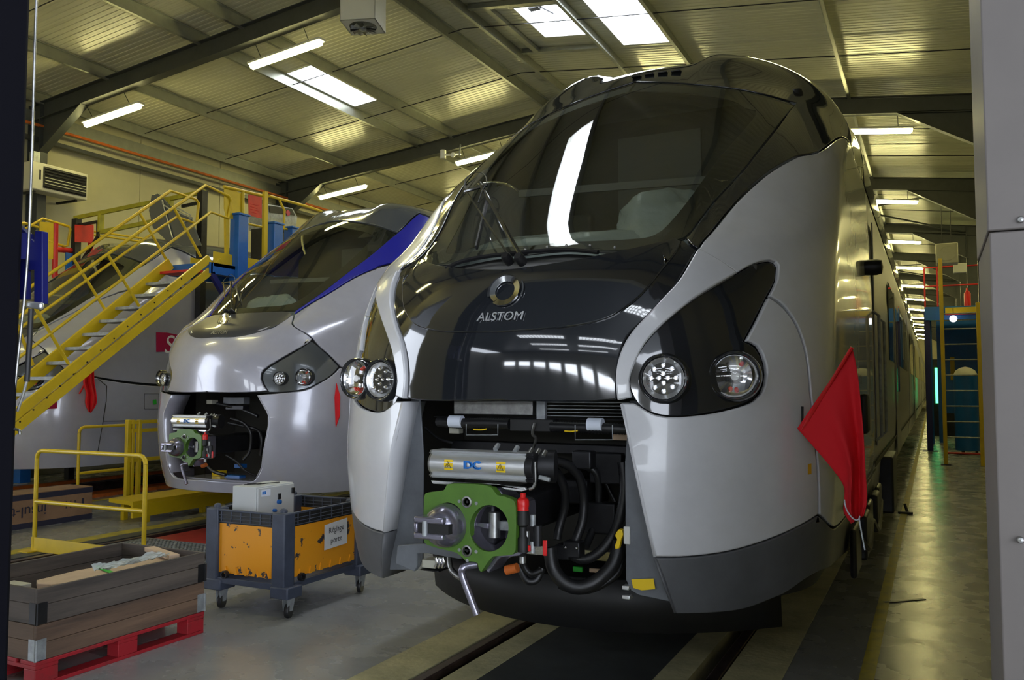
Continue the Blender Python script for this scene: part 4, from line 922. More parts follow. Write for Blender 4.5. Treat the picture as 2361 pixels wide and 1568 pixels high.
# valves right of the face
q = F1.p(1206, 1163, D0 + .03); LB().lathe(q, (0, 0, 1), [(.0005, .03), (.018, .03), (.027, .02), (.028, -.005), (.025, -.02), (.028, -.026), (.0005, -.026)], 18).build('red_cap', 'red_plastic', coup, smooth=50)
LB().lathe(q, (0, 0, 1), [(.012, .05), (.012, .03)], 12).build('cap_stem', 'red_plastic', coup)
LB().lathe(q, (0, 0, 1), [(.026, -.026), (.026, -.09), (.016, -.10), (.016, -.14), (.024, -.15), (.024, -.21), (.0005, -.21)], 16).build('air_valve', 'matt_black', coup, smooth=40)
for x, y, r, h, m_ in ((1229, 1200, .013, .05, 'galvanised'), (1215, 1240, .014, .06, 'steel'), (1228, 1262, .012, .05, 'galvanised'), (1240, 1235, .02, .09, 'dark_metal'), (1205, 1290, .016, .03, 'steel')):
    q = F1.p(x, y, D0 + .05); LB().cyl(q - Vector((0, 0, h / 2)), q + Vector((0, 0, h / 2)), r, 12).build('pipe_fitting', m_, coup, smooth=40)
for x0, y0, x1, y1 in ((1251, 1246, 1260, 1282), (1216, 1258, 1222, 1272)):
    a, b = F1.p(x0, y0, D0 + .03), F1.p(x1, y1, D0 + .03); LB().box((a.x, a.y, b.z), (b.x, a.y + .01, a.z)).build('red_lever', 'red_plastic', coup, bevel=.002)
q = F1.p(1180, 1312, D0 + .12); LB().lathe(q, (1, 0, .3), [(.0005, -.03), (.022, -.03), (.022, .03), (.0005, .03)], 14).build('brass_union', 'orange_paint', coup, smooth=40)
# ---- flag on the right cheek
fb, fn = on(A, 1838, 985, .03)
fl_ = empty('flag', fb); tag(fl_, 'red cloth flag hanging from a tilted stick on the cheek of the nearest train', 'flag')
tipx = atY(1965, 801, fb.y - .02)
MB(fb).tube([fb + Vector((-.005, 0, -.02)), tipx], .009, 8).build('staff', 'red_plastic', fl_, smooth=40)
g = MB(fb).tube([on(A, 1838, 937, .03)[0], on(A, 1838, 998, .03)[0]], .007, 6); g.build('holder', 'matt_black', fl_)
LE = [(1838, 988), (1880, 1035), (1918, 1080), (1944, 1118), (1946, 1150), (1945, 1180), (1962, 1208)]
RE = [(1965, 801), (1975, 850), (1983, 920), (1990, 1000), (1995, 1080), (1999, 1150), (1990, 1190)]
FR = 34; FC = 22; vs = []
lp = catmull([Vector(p) for p in LE], 6); rp = catmull([Vector(p) for p in RE], 6); 
for i in range(FR + 1):
    k = i / FR; a = lp[min(len(lp) - 1, int(k * (len(lp) - 1)))]; b = rp[min(len(rp) - 1, int(k * (len(rp) - 1)))]
    for j in range(FC + 1):
        u = j / FC; q = a + (b - a) * u; dd = .035 * math.sin(u * 9 + k * 2.5) * min(1, k * 2) + .012 * math.sin(u * 23 + k * 5) * k
        vs.append(atY(q.x, q.y, fb.y - .01 + dd))
mb = MB(fb); mb.add(vs, [(i * (FC + 1) + j, i * (FC + 1) + j + 1, (i + 1) * (FC + 1) + j + 1, (i + 1) * (FC + 1) + j) for i in range(FR) for j in range(FC)])
o = mb.build('cloth', 'flag_red', fl_, smooth=80); so = o.modifiers.new('s', 'SOLIDIFY'); so.thickness = .003
MB(fb).tube([atY(x, y, fb.y - .06) for x, y in ((1947, 1152), (1952, 1175), (1966, 1195), (1978, 1199), (1983, 1190))], .0035, 6, smooth=4).tube([atY(x, y, fb.y - .06) for x, y in ((1981, 1196), (1986, 1225), (1994, 1268))], .0035, 6, smooth=3).build('cord', 'tape_white', fl_, smooth=60)
# ================================================================== TRAINS 2 AND 3
Y2 = 6.85
t2 = empty('train', (T2X, Y2, 0)); tag(t2, 'grey train with blue bands beside its windscreen, between the stairs and the black-nosed train', 'train')
Bt = Train((T2X, Y2, 0))
SEAM = [(913, 539, 1), (878, 525), (830, 515), (782, 511)]
BU = [(680, 716, 1), (718, 691), (766, 656), (814, 618), (862, 582)]
BL = [(678, 725, 1), (718, 700), (766, 672), (814, 643), (862, 621), (910, 606)]
h = cen([('c', 509), (782, 508), (830, 512), (878, 522), (916, 536, 1), (940, 513), (968, 490, 1), ('tv', 1.4, 1.12), ('tv', 2., 1.14, 1), ('tv', 2., 1.25, 1), ('v', 1.25)], 1.25, Bt)
skin('roof_shell', 'roof_grey', t2, [close_half(h)], off=.004, th=.03, st=.04)
h = cen([('c', 723), (600, 719), (650, 716)] + BU + SEAM + [('c', 511)], .95, Bt)
skin('windscreen', 'windscreen_glass', t2, [close_half(h)], off=0, th=.008, st=.04, bevel=0)
hi = cen([('c', 710), (600, 706), (650, 702), (690, 690), (760, 638), (815, 592), (858, 548), (850, 536), (800, 525), ('c', 521)], .93, Bt)
r_ = h + list(reversed(hi)); skin('windscreen_border', 'matt_black', t2, [r_, [Vector((-p.x, p.y)) for p in r_]], off=-.012, th=.006, st=.04, bevel=0)
band = [(682, 717, 1), (718, 693), (766, 658), (814, 620), (862, 584), (914, 541, 1), (940, 517), (967, 494, 1), ('tv', 1.4, 1.11), ('tv', 2., 1.13, 1), ('tv', 2., .99, 1), ('tv', 1.4, .97), (910, 604), (862, 619), (814, 641), (766, 670), (718, 698), (679, 723, 1)]
both('colour_band', 'deep_blue', t2, [poly_tv(Bt, band)], off=.004, th=.02, st=.04)
h = cen([('c', 725), (559, 723), (607, 721), (655, 719), (674, 724, 1), (671, 729), (639, 751), (607, 763), (575, 772), (543, 777), ('c', 779)], .6, Bt)
skin('hood', 'hood_grey', t2, [close_half(h)], off=.006, th=.012, st=.03, bevel=.003)
h = cen([('c', 774), (543, 772), (575, 766), (607, 757), (639, 745), (666, 728), (676, 726, 1), (719, 781, 1), (715, 787), (671, 812), (639, 831), (613, 847), (602, 860), (601, 873), (607, 889), (616, 901, 1), (594, 903), (543, 905), (480, 904), ('c', 903)], .46, Bt)
skin('nose_panel', 'grey_paint', t2, [close_half(h)], off=.002, th=.03, st=.03, bevel=.008)
both('headlight_housing', 'roof_grey', t2, [poly_tv(Bt, [(718, 786, 1), (735, 799), (760, 822), (782, 845, 1), (766, 863), (735, 882), (703, 896), (655, 903), (620, 904, 1), (612, 893), (605, 875), (606, 862), (617, 850), (642, 834), (674, 815)], .012)], off=-.012, th=.02, st=.02, bevel=.003)
BE = [(591, 1103), (604, 1077), (608, 1045), (615, 1008), (620, 981), (620, 958), (615, 946), (604, 928), (595, 911, 1)]
h = cen([('c', 1108), (542, 1113), (575, 1112)] + BE + [(655, 906), (703, 900), (735, 885), (766, 866), (784, 848, 1), ('tv', 1.3, .50), ('tv', 2., .50, 1), ('tv', 2., .004, 1), ('v', .004)], .004, Bt)
skin('bumper', 'grey_paint', t2, [close_half(h)], off=.004, th=.03, st=.035, bevel=.008)
mouth_return(Bt, t2, [Vector(Bt.tv(*p[:2])) for p in BE], .28, .0, 'grey_paint')
both('side_fairing', 'grey_paint', t2, [poly_tv(Bt, [(680, 727, 1), (718, 702), (766, 674), (814, 645), (862, 623), (910, 609), ('tv', 1.4, .965), ('tv', 2., .985, 1), ('tv', 2., .51, 1), ('tv', 1.3, .51), (787, 846, 1), (762, 820), (736, 797), (721, 780, 1)])], off=.004, th=.03, st=.04, bevel=.006)
q = dens(ih[:]); q = [p for p in q if not (p.x < 1e-6 and .476 < p.y < .699)]
skin('inner_shell', 'matt_black', t2, [close_half(q)], off=-.055, th=.01, st=.06, bevel=0)
zl = S(Bt.tv(542, 1113)[0], Bt.tv(542, 1113)[1]).z
lp_ = [Vector((u, .30 + .2 * u * u, zl)) for u in [-.62 + 1.24 * i / 14 for i in range(15)]]
MB().prism(lp_ + [Vector((.62, 1.0, zl)), Vector((-.62, 1.0, zl))], (0, 0, -.03)).build('mouth_shelf', 'grey_paint', t2)
cav = MB(); cav.box((-1.2, 1.45, .5), (1.2, 1.5, 1.75)); cav.box((-1.0, .5, 1.66), (1.0, 1.5, 1.70)); cav.box((-1.1, .95, .5), (-.92, 1.5, 1.66)); cav.box((.92, .95, .5), (1.1, 1.5, 1.66)); cav.build('coupler_bay', 'cab_dark', t2)
headlamp(Bt, t2, 645, 873, 'led', .065, -.004, .2); headlamp(Bt, t2, 698, 870, 'halogen', .08, -.004, .25)
emblem(Bt, t2, 521, 742, .088, .035, .6); lettering(Bt, t2, 'ALSTOM', 508, 769, .062, .016, mm='steel', tz=.3)
wiper(Bt, t2, ((538, 720), (543, 662)), ((526, 720), (526, 664)), ((548, 664), (556, 700)), ((524, 664), (550, 661)), ((526, 664), (530, 650), (543, 646), (553, 655), (551, 668)))
copy_tree(coup, t2)
F2 = Fitter(t2)
for pts, r in (([(530, 965, .2), (560, 975, .3), (578, 1000, .35), (575, 1040, .35), (560, 1060, .3)], .02), ([(525, 975, .3), (590, 990, .5), (603, 1010, .5), (600, 1050, .5)], .02), ([(520, 1050, .1), (545, 1065, .15), (565, 1085, .2), (592, 1098, .3)], .012),
               ([(470, 1060, .3), (490, 1085, .3), (520, 1095, .3)], .02), ([(500, 930, .5), (560, 945, .6), (595, 960, .6)], .02)): hose(pts, r, par=t2, F=F2)
for x0, y0, x1, y1, m_ in ((515, 916, 562, 932, 'plate_grey'), (476, 922, 488, 932, 'cream'), (520, 935, 560, 945, 'dark_metal'), (488, 1085, 508, 1098, 'yellow_plastic'), (517, 1095, 552, 1107, 'blue_paint'), (540, 1070, 555, 1080, 'blue_paint')): rect_px(x0, y0, x1, y1, .55, .1, m_, 'bay_equipment', t2, F2)
MB().prism([(-1.15, 2.9, 1.9), (1.15, 2.9, 1.9), (1.15, 2.9, 3.55), (.8, 2.9, 3.8), (-.8, 2.9, 3.8), (-1.15, 2.9, 3.55)], (0, .03, 0)).build('cab_wall', 'cab_dark', t2)
MB().box((-.34, 2.87, 1.9), (.34, 2.9, 3.65)).build('cab_door', 'cab_grey', t2)
MB().prism([(-1.1, .62, 1.9), (-1.1, .66, 2.26), (-1.1, 1.2, 2.34), (-1.1, 1.35, 1.9)], (2.2, 0, 0)).build('dashboard', 'cab_dark', t2, bevel=.01)
MB().box((-1.2, .8, 1.86), (1.2, 2.9, 1.9)).build('cab_floor', 'cab_dark', t2)
wrap(t2, (-.05, 1.15, 2.55), .45, .22, .26, 5); wrap(t2, (.5, 1.3, 2.55), .35, .25, .2, 12)
MB().bar((-.5, 1.6, 3.05), (1.0, 1.85, 3.05), .02, .05).build('blind_rail', 'cab_grey', t2)
carriage(t2, YR + .02, 17.0, 'side_grey', 'roof_grey', first=True, doors=(8.0,))
for i in range(3): carriage(t2, 17.4 + i * 16.4, 33.4 + i * 16.4, 'side_grey', 'roof_grey', doors=(22 + i * 16.4,))
for i in range(4): MB().box((-1.2, 16.95 + i * 16.4, .8), (1.2, 17.45 + i * 16.4, 3.8)).build('gangway', 'matt_black', t2)
o, n_ = on(Bt, 776, 917, .02); MB(t2.location).prism([o + Vector(v) for v in ((0, -.02, .16), (.05, -.02, .02), (.05, -.02, -.2), (0, -.02, -.32), (-.02, -.02, 0))], (0, .01, 0)).build('warning_pennant', 'flag_red', t2)
# third train: same make, partly behind the stairs
t3 = copy_tree(t2, None, {'deep_blue': 'grey_paint', 'side_grey': 'side_grey'}, skip=('coupler', 'warning_pennant', 'wheelset'))
t3.location = (T3X, 7.35, 0); tag(t3, 'grey train standing behind the yellow stairs, with a magenta logo on its flank', 'train')
XS = T3X + 1.468
def fl3(px, m_, nm, th=.004, org=None, par=t3):
    return MB(t3.location).prism([atX(x, y, XS) for x, y in px], (th, 0, 0)).build(nm, m_, par)
fl3([(360, 766), (385, 767), (405, 771), (425, 778), (425, 811), (360, 811)], 'magenta', 'logo_panel')
mb = MB(t3.location); p = atX(401, 797, XS); q0 = atX(362, 797, XS)
put_text(mb, 'SNCF', .42, (XS + .005, p.y + .32, p.z), (0, 1, 0), (0, 0, 1), .002, 0, .2, 1.0); mb.build('logo_lettering', 'print_white', t3)
def lin3(px, w=.012, nm='panel_joint'):
    mb = MB(t3.location); P = [atX(x, y, XS) for x, y in px]
    for a, b in zip(P, P[1:]): mb.bar(a, b, .006, w, (1, 0, 0)) if False else mb.tube([a, b], w * .5, 5)
    mb.build(nm, 'matt_black', t3)
lin3([(220, 868), (246, 890), (245, 925), (237, 975), (225, 1045)]); lin3([(238, 971), (310, 970)]); lin3([(333, 908), (366, 908), (366, 943), (333, 943), (333, 908)], .006)
fl3([(352, 922), (360, 921), (361, 932), (353, 933)], 'green_tag', 'green_tag'); fl3([(100, 918), (130, 912), (131, 942), (95, 944)], 'magenta', 'side_marking')
fl3([(462, 655), (470, 652), (530, 655), (540, 720), (480, 760), (468, 745)], 'roof_grey', 'cab_side_window')
# red flag on the third train
f3p = atX(203, 890, XS + .05); f3 = empty('flag', f3p); tag(f3, 'small red flag hanging on the flank of the train behind the stairs', 'flag')
L = [(198, 852), (192, 880), (198, 905), (197, 930), (205, 950)]; R = [(217, 852), (218, 880), (222, 905), (223, 930), (210, 952)]
lp = catmull([Vector(p) for p in L], 5); rp = catmull([Vector(p) for p in R], 5); vs = []
for a, b in zip(lp, rp):
    for j in range(9): q = a + (b - a) * (j / 8); vs.append(atX(q.x, q.y, XS + .10 + .03 * math.sin(j * 1.6)))
o = MB(f3p).add(vs, [(i * 9 + j, i * 9 + j + 1, (i + 1) * 9 + j + 1, (i + 1) * 9 + j) for i in range(len(lp) - 1) for j in range(8)]).build('cloth', 'flag_red', f3, smooth=80); so = o.modifiers.new('s', 'SOLIDIFY'); so.thickness = .004
MB(f3p).tube([atX(183, 908, XS + .06), atX(214, 850, XS + .09)], .012, 6).build('staff', 'red_plastic', f3)
# ================================================================== STAIRS AND PLATFORM
def thing(name, loc, label, cat, group=None): e = empty(name, loc); return tag(e, label, cat, group)
SA, SBk = -9.35, -10.05
def quadX(par, px, X, th, m, name, **k): return MB(par.location).prism([atX(x, y, X) for x, y in px], (th, 0, 0)).build(name, m, par, **k)
def tubeX(par, px, X, r, m, name, sm=0): return MB(par.location).tube([atX(x, y, X) for x, y in px], r, 10, smooth=sm).build(name, m, par, smooth=50)
p0, p1 = atX(15, 1020, SA), atX(485, 598, SA); sl = (p1.z - p0.z) / (p1.y - p0.y)
st = thing('stairs', (-9.7, p0.y - p0.z / sl, 0), 'steep yellow steel stairs with grey treads and double handrails, left of the blue-banded train', 'stairs')
def ext(p, q, z=.0):
    """run a line p->q (points on a plane) down to height z"""
    k = (z - p.z) / (q.z - p.z); return p + (q - p) * k
def stringer(px_lo, px_hi, X, w_, nm, th=.04):
    a, b = atX(*px_lo, X), atX(*px_hi, X); a0 = ext(a, b, .02 + w_); n = Vector((0, -(b - a).z, (b - a).y)).normalized() * w_
    return MB(st.location).prism([a0 - n, a0, b, b - n], (th, 0, 0)).build(nm, 'yellow_paint', st, bevel=.004)
s1 = stringer((12, 958), (476, 588), SA, .115, 'stringer'); s2 = stringer((12, 990), (504, 596), SA, .115, 'stringer'); s3 = stringer((12, 899), (384, 596), SBk, .17, 'stringer')
ta, tb_ = atX(102, 835, SBk), atX(331, 653, SBk); dz = (tb_.z - ta.z) / 6; dy = (tb_.y - ta.y) / 6
k0 = int((ta.z - .15) / dz)
for k in range(-k0, 8):
    z = ta.z + dz * k; y = ta.y + dy * k
    m_ = 'red_paint' if k == 7 else 'galvanised'
    t_ = MB(st.location); t_.box((SBk + .04, y, z - .035), (SA, y + .24, z)); 
    if m_ == 'galvanised':
        for q in range(6): t_.box((SBk + .04, y + .01 + q * .04, z), (SA, y + .018 + q * .04, z + .006))
    t_.build('tread', m_, st)
for k in range(16):
    c = p0 + (p1 - p0) * (k / 15 - .0); MB(st.location).lathe(atX(15 + 465 * k / 15, 1000 - 412 * k / 15 + 0, SA + .04) * 1., (1, 0, 0), [(.012, -.002), (.01, .006), (.0005, .007)], 8).build('bolt', 'dark_metal', st)
def handrail(px, X, r=.021, nm='handrail', low=True):
    P = [atX(x, y, X) for x, y in px]
    if low: a = ext(P[0], P[1], P[0].z - .0); d = (P[0] - P[1]).normalized(); P = [P[0] + d * min(1.6, (P[0].z - 1.0) / -d.z if d.z < 0 else 0)] + P
    return MB(st.location).tube(P, r, 10).build(nm, 'yellow_paint', st, smooth=50)
handrail([(98, 692), (474, 427), (527, 452), (533, 462), (526, 504)], SA); handrail([(77, 799), (486, 489), (528, 504)], SA, .019, 'mid_rail')
handrail([(98, 643), (393, 440), (451, 459), (458, 468), (454, 510)], SBk); handrail([(89, 726), (350, 539), (408, 500), (448, 514)], SBk, .019, 'mid_rail')
for a, b, X in (((402, 481), (463, 592), SA), ((249, 588), (321, 706), SA), ((79, 706), (158, 839), SA), ((322, 491), (383, 598), SBk), ((169, 596), (241, 712), SBk), ((20, 700), (76, 842), SBk)):
    tubeX(st, [a, b], X, .02, 'yellow_paint', 'baluster')
tubeX(st, [(12, 1010), (474, 640)], SA - .1, .012, 'galvanised', 'tie_rod')
# platform
PZ = 3.48
pf_ = thing('platform', (-9.7, 9.0, 0), 'raised work platform with yellow rails on blue posts at the head of the stairs', 'platform')
pb = MB(pf_.location); pb.box((-10.1, 9.0, PZ - .05), (-9.3, 30, PZ)); pb.build('deck', 'galvanised', pf_)
MB(pf_.location).box((-10.12, 8.95, PZ - .16), (-10.06, 30, PZ)).build('edge_beam', 'blue_paint', pf_); MB(pf_.location).box((-9.36, 8.95, PZ - .16), (-9.30, 30, PZ)).build('edge_beam', 'blue_paint', pf_)
MB(pf_.location).box((-10.12, 8.92, PZ - .16), (-9.3, 8.98, PZ)).build('edge_beam', 'blue_paint', pf_)
for i, (y0, y1) in enumerate(((9.02, 9.38), (9.66, 10.22), (10.5, 29.9))): MB(pf_.location).box((-9.34, y0, PZ + .01), (-9.325, y1, PZ + .17)).build('toe_board', 'yellow_paint', pf_)
MB(pf_.location).box((-10.1, 9.3, PZ + .01), (-10.085, 29.9, PZ + .17)).build('toe_board', 'yellow_paint', pf_)
for i, y in enumerate((9.42, 10.18, 10.6, 17, 23)):
    h = 4.26 if y < 11 else PZ - .05
    q = MB(pf_.location).box((-9.42, y, 0), (-9.24, y + .2, h)).box((-9.44, y - .02, h), (-9.22, y + .22, h + .03)).box((-9.48, y - .06, 0), (-9.18, y + .26, .02)); q.build('post', 'blue_paint', pf_, bevel=.006)
MB(pf_.location).bar((-9.33, 8.98, PZ - .15), (-9.33, 9.5, PZ - .75), .06, .08).build('brace', 'navy_paint', pf_)
quadX(pf_, [(516, 430), (555, 446), (560, 498), (556, 512), (520, 500), (516, 480)], SA - .02, .01, 'yellow_paint', 'gate_sheet')
tubeX(pf_, [(560, 440), (560, 500)], SA, .025, 'yellow_paint', 'gate_post'); tubeX(pf_, [(516, 430), (608, 452)], SA, .024, 'yellow_paint', 'guard_rail')
quadX(pf_, [(605, 442), (613, 443), (611, 600), (603, 598)], SA, .05, 'yellow_paint', 'guard_post'); quadX(pf_, [(516, 500), (524, 503), (523, 590), (517, 588)], SA - .04, .04, 'yellow_paint', 'guard_post')
tubeX(pf_, [(568, 515), (607, 524)], SA, .018, 'yellow_paint', 'mid_rail'); tubeX(pf_, [(620, 452), (700, 474), (740, 487)], SA, .024, 'yellow_paint', 'guard_rail')
tubeX(pf_, [(645, 462), (648, 470), (656, 485), (654, 530)], SA, .02, 'yellow_paint', 'guard_post')
tubeX(pf_, [(640, 524), (740, 545)], SA, .018, 'yellow_paint', 'mid_rail')
sg = thing('sign', atX(588, 480, SA + .03), 'red square sign hung on the yellow platform guard rail', 'sign')
quadX(sg, [(572, 448), (603, 455), (603, 504), (573, 497)], SA + .03, .006, 'red_paint', 'panel')
mb = MB(sg.location)
for k in range(4): a = atX(577, 470 + k * 6, SA + .038); b = atX(597 - 4 * (k % 2), 475 + k * 6, SA + .038); mb.bar(a, b, .002, .008, (1, 0, 0))
mb.build('print_line', 'flag_red', sg)
hv = thing('machine', atX(648, 520, -9.8), 'grey machine cabinet with a red round mark standing on the work platform', 'machine')
hp = [atX(x, y, -9.75) for x, y in ((612, 470), (675, 480), (686, 500), (682, 530), (612, 528))]
MB(hv.location).prism(hp, (-.35, 0, 0)).build('cabinet', 'galvanised', hv, bevel=.01)
MB(hv.location).prism([atX(x, y, -9.74) for x, y in ((620, 474), (673, 482), (680, 497), (622, 490))], (.005, 0, 0)).build('dark_panel', 'dark_metal', hv)
MB(hv.location).lathe(atX(664, 491, -9.73), (1, 0, 0), [(.05, 0), (.05, .004), (.0005, .004)], 16).build('round_mark', 'magenta', hv)
MB(hv.location).box(Vector((-10.05, hp[0].y, PZ)), Vector((-9.8, hp[2].y, hp[4].z + .02))).build('base', 'dark_metal', hv)
# ---- far platform beyond train three
fp = thing('platform', (-14.4, 9.6, 0), 'far work platform with red frames and yellow rails beside the left wall', 'platform')
XF = -14.15
MB(fp.location).box((-15.1, 9.3, 3.1), (-14.25, 28, 3.16)).build('deck', 'galvanised', fp)
MB(fp.location).box((-14.29, 9.3, 2.95), (-14.23, 28, 3.14)).build('edge_beam', 'blue_paint', fp)
for y in (9.5, 13, 19, 25): MB(fp.location).box((-14.5, y, 0), (-14.3, y + .2, 3.0)).build('post', 'blue_paint', fp, bevel=.006)
quadX(fp, [(90, 511), (122, 514), (121, 598), (90, 598)], XF, .02, 'yellow_paint', 'gate_sheet')
for px in ([(40, 518), (55, 514), (88, 524)], [(55, 530), (98, 504), (158, 522), (162, 528), (156, 566), (148, 568), (112, 556), (98, 564)]): tubeX(fp, px, XF, .024, 'yellow_paint', 'guard_rail')
for px in ([(128, 516), (126, 640)], [(210, 519), (209, 598)], [(126, 575), (170, 578)]): tubeX(fp, px, XF, .05, 'red_paint', 'red_frame')
quadX(fp, [(124, 632), (170, 634), (168, 645), (120, 642)], XF, .03, 'red_paint', 'red_frame')
for px in ([(213, 533), (330, 550)], [(213, 541), (330, 558)]): tubeX(fp, px, XF, .02, 'yellow_paint', 'mid_rail')
quadX(fp, [(95, 655), (128, 645), (118, 662), (95, 680)], XF + .2, .03, 'yellow_paint', 'stair_cheek'); quadX(fp, [(150, 582), (168, 585), (168, 640), (150, 640)], XF + .02, .03, 'blue_paint', 'control_box')
quadX(fp, [(172, 518), (212, 519), (212, 560), (172, 558)], XF + .25, .006, 'red_paint', 'red_sign')
gt = thing('gantry', (-12.4, 10.3, 0), 'dull yellow beam gantry on dark posts across the train behind the stairs', 'gantry')
def YP_(x, y, Y=10.3): return atY(x, y, Y)
for px, w_ in (([(172, 503), (472, 442)], .07), ([(232, 535), (392, 503)], .07), ([(233, 490), (232, 535)], .1), ([(393, 458), (392, 503)], .1)):
    MB(gt.location).bar(YP_(*px[0]), YP_(*px[1]), .05, w_).build('beam', 'dull_yellow', gt)
for x in (177, 467):
    a = YP_(x, 505 if x < 200 else 440); MB(gt.location).box((a.x - .06, 10.24, 0), (a.x + .06, 10.36, a.z)).build('post', 'dark_metal', gt)
for px in ([(177, 520), (226, 511)], [(226, 511), (226, 545)], [(226, 545), (190, 600)], [(420, 476), (465, 466)], [(440, 530), (465, 540)], [(445, 548), (465, 556)]): MB(gt.location).bar(YP_(*px[0]), YP_(*px[1]), .04, .05).build('bracket', 'dark_metal', gt)
hp = [atY(x, y, 9.9) for x, y in ((349, 450), (365, 446), (390, 474), (420, 492), (438, 502), (452, 540), (462, 566), (428, 568), (385, 556), (352, 525), (343, 486))]
MB(t3.location).prism(hp, (0, .04, 0)).build('roof_hatch', 'roof_grey', t3, bevel=.006)
for px in ([(374, 462), (390, 520), (398, 548)], [(405, 478), (440, 496)], [(402, 486), (445, 503)], [(425, 512), (443, 503)], [(375, 470), (392, 482)]): MB(t3.location).tube([atY(x, y, 9.885) for x, y in px], .012, 6).build('hatch_stay', 'aluminium', t3)
# ---- air heater on the left wall
ah = thing('air_heater', (-14.9, 10.3, 5.3), 'cream air heater with dark louvres high on the left wall', 'heater')
MB(ah.location).box((-14.96, 9.75, 5.3), (-14.63, 10.9, 5.82)).build('casing', 'cream', ah, bevel=.02)
MB(ah.location).box((-14.65, 9.98, 5.36), (-14.615, 10.86, 5.76)).build('louvre_recess', 'matt_black', ah)
for k in range(7): MB(ah.location).bar((-14.60, 10.0, 5.39 + k * .055), (-14.60, 10.84, 5.39 + k * .055), .03, .008, (.5, 0, 1)).build('louvre', 'cream' if k in (1, 2, 3) else 'dark_metal', ah)
MB(ah.location).box((-14.63, 9.9, 5.50), (-14.622, 9.93, 5.68)).build('name_strip', 'dark_metal', ah)
MB(ah.location).box((-14.93, 9.9, 5.82), (-14.8, 10.02, 6.05)).build('flue', 'galvanised', ah)
for y in (9.9, 10.75): MB(ah.location).bar((-15.33, y, 5.28), (-14.75, y, 5.28), .04, .04).build('bracket', 'dark_metal', ah)
# ---- ceiling fan heater
fh = thing('fan_unit', (-7.28, 9.8, 6.9), 'white square fan unit hanging under the nearest roof frame, fan blades showing below', 'fan')
fh.rotation_euler = (0, 0, math.radians(18)); f = MB()
for a, b in (((-.26, -.26), (.26, -.25)), ((-.26, .25), (.26, .26)), ((-.26, -.26), (-.25, .26)), ((.25, -.26), (.26, .26))): f.box((a[0], a[1], 0), (b[0], b[1], .5))
f.build('casing', 'white_plastic', fh); bp2 = MB(); plate_holes(bp2, [(-.26, -.26, 0), (.26, -.26, 0), (.26, .26, 0), (-.26, .26, 0)], [[(.2 * math.cos(k / 24 * 6.2832), .2 * math.sin(k / 24 * 6.2832), 0) for k in range(24)]], (0, 0, .01)); bp2.build('base_plate', 'white_plastic', fh)
for k in range(12):
    a = k / 12 * 2 * math.pi; c, s_ = math.cos(a), math.sin(a)
    MB().prism([(.05 * c, .05 * s_, -.03), (.19 * c, .19 * s_, -.06), (.19 * math.cos(a + .3), .19 * math.sin(a + .3), -.02), (.05 * math.cos(a + .5), .05 * math.sin(a + .5), .0)], (0, 0, .004)).build('fan_blade', 'steel' if k % 3 else 'dark_metal', fh)
MB().lathe((0, 0, -.02), (0, 0, -1), [(.0005, 0), (.05, 0), (.05, .03), (.0005, .04)], 14).build('hub', 'galvanised', fh, smooth=40)
for x, y in ((-.2, -.2), (.2, .2)): MB().cyl((x, y, .5), (x, y, .9), .01, 6).build('hanger', 'dark_metal', fh)
# ---- camera
cc_ = thing('security_camera', atY(1030, 355, 16.68), 'white security camera fixed to the second roof frame', 'camera')
q = cc_.location.copy()
MB(q).cyl(q + Vector((-.1, 0, .1)), q + Vector((-.1, 0, -.1)), .07, 14).build('housing', 'white_plastic', cc_, smooth=40); MB(q).bar(q + Vector((-.05, 0, -.02)), q + Vector((.15, 0, -.04)), .04, .04).build('arm', 'white_plastic', cc_)
MB(q).ball(q + Vector((.18, -.02, -.05)), .06, 8).build('dome', 'print_white', cc_, smooth=60); MB(q).cyl(q + Vector((.28, .1, -.05)), q + Vector((.28, .15, .22)), .02, 8).build('bracket', 'galvanised', cc_)
MB(q).bar(q + Vector((.18, -.0, -.02)), q + Vector((.3, .15, .0)), .03, .03).build('arm', 'white_plastic', cc_)
# ================================================================== FLOOR-LEVEL THINGS
def guard(loc, X0, X1, Y, label, along='x', H_=1.02, m='yellow_paint', r=.021):
    g_ = thing('guard_rail', loc, label, 'railing'); L = Vector(loc)
    if along == 'x': a, b = Vector((X0, Y, 0)), Vector((X1, Y, 0))
    else: a, b = Vector((Y, X0, 0)), Vector((Y, X1, 0))
    d = (b - a).normalized(); R_ = .08
    P = [a + Vector((0, 0, H_ - R_))] + [a + d * (R_ - R_ * math.cos(t)) + Vector((0, 0, H_ - R_ + R_ * math.sin(t))) for t in (.5, 1.0)] + [a + d * R_ + Vector((0, 0, H_))]
    Q = [b - d * R_ + Vector((0, 0, H_))] + [b - d * (R_ - R_ * math.sin(t)) + Vector((0, 0, H_ - R_ + R_ * math.cos(t))) for t in (.5, 1.0)] + [b + Vector((0, 0, H_ - R_))]
    MB(L).tube(P + Q, r, 10).build('top_rail', m, g_, smooth=60)
    MB(L).cyl(a, a + Vector((0, 0, H_ - R_)), r, 10).build('post', m, g_, smooth=60); MB(L).cyl(b, b + Vector((0, 0, H_ - R_)), r, 10).build('post', m, g_, smooth=60)
    MB(L).cyl(a + Vector((0, 0, .5)), b + Vector((0, 0, .5)), r, 10).build('mid_rail', m, g_, smooth=60)
    return g_, a, b
g1, a, b = guard((-7.5, 5.67, 0), -8.27, -6.68, 5.67, 'yellow tubular guard rail across the pit in front of the blue-banded train')
MB(g1.location).box((-8.3, 5.655, .0), (-6.7, 5.665, .14)).build('kick_plate', 'yellow_paint', g1); MB(g1.location).box((-8.36, 5.55, .0), (-8.2, 5.8, .012)).build('foot_plate', 'yellow_paint', g1)
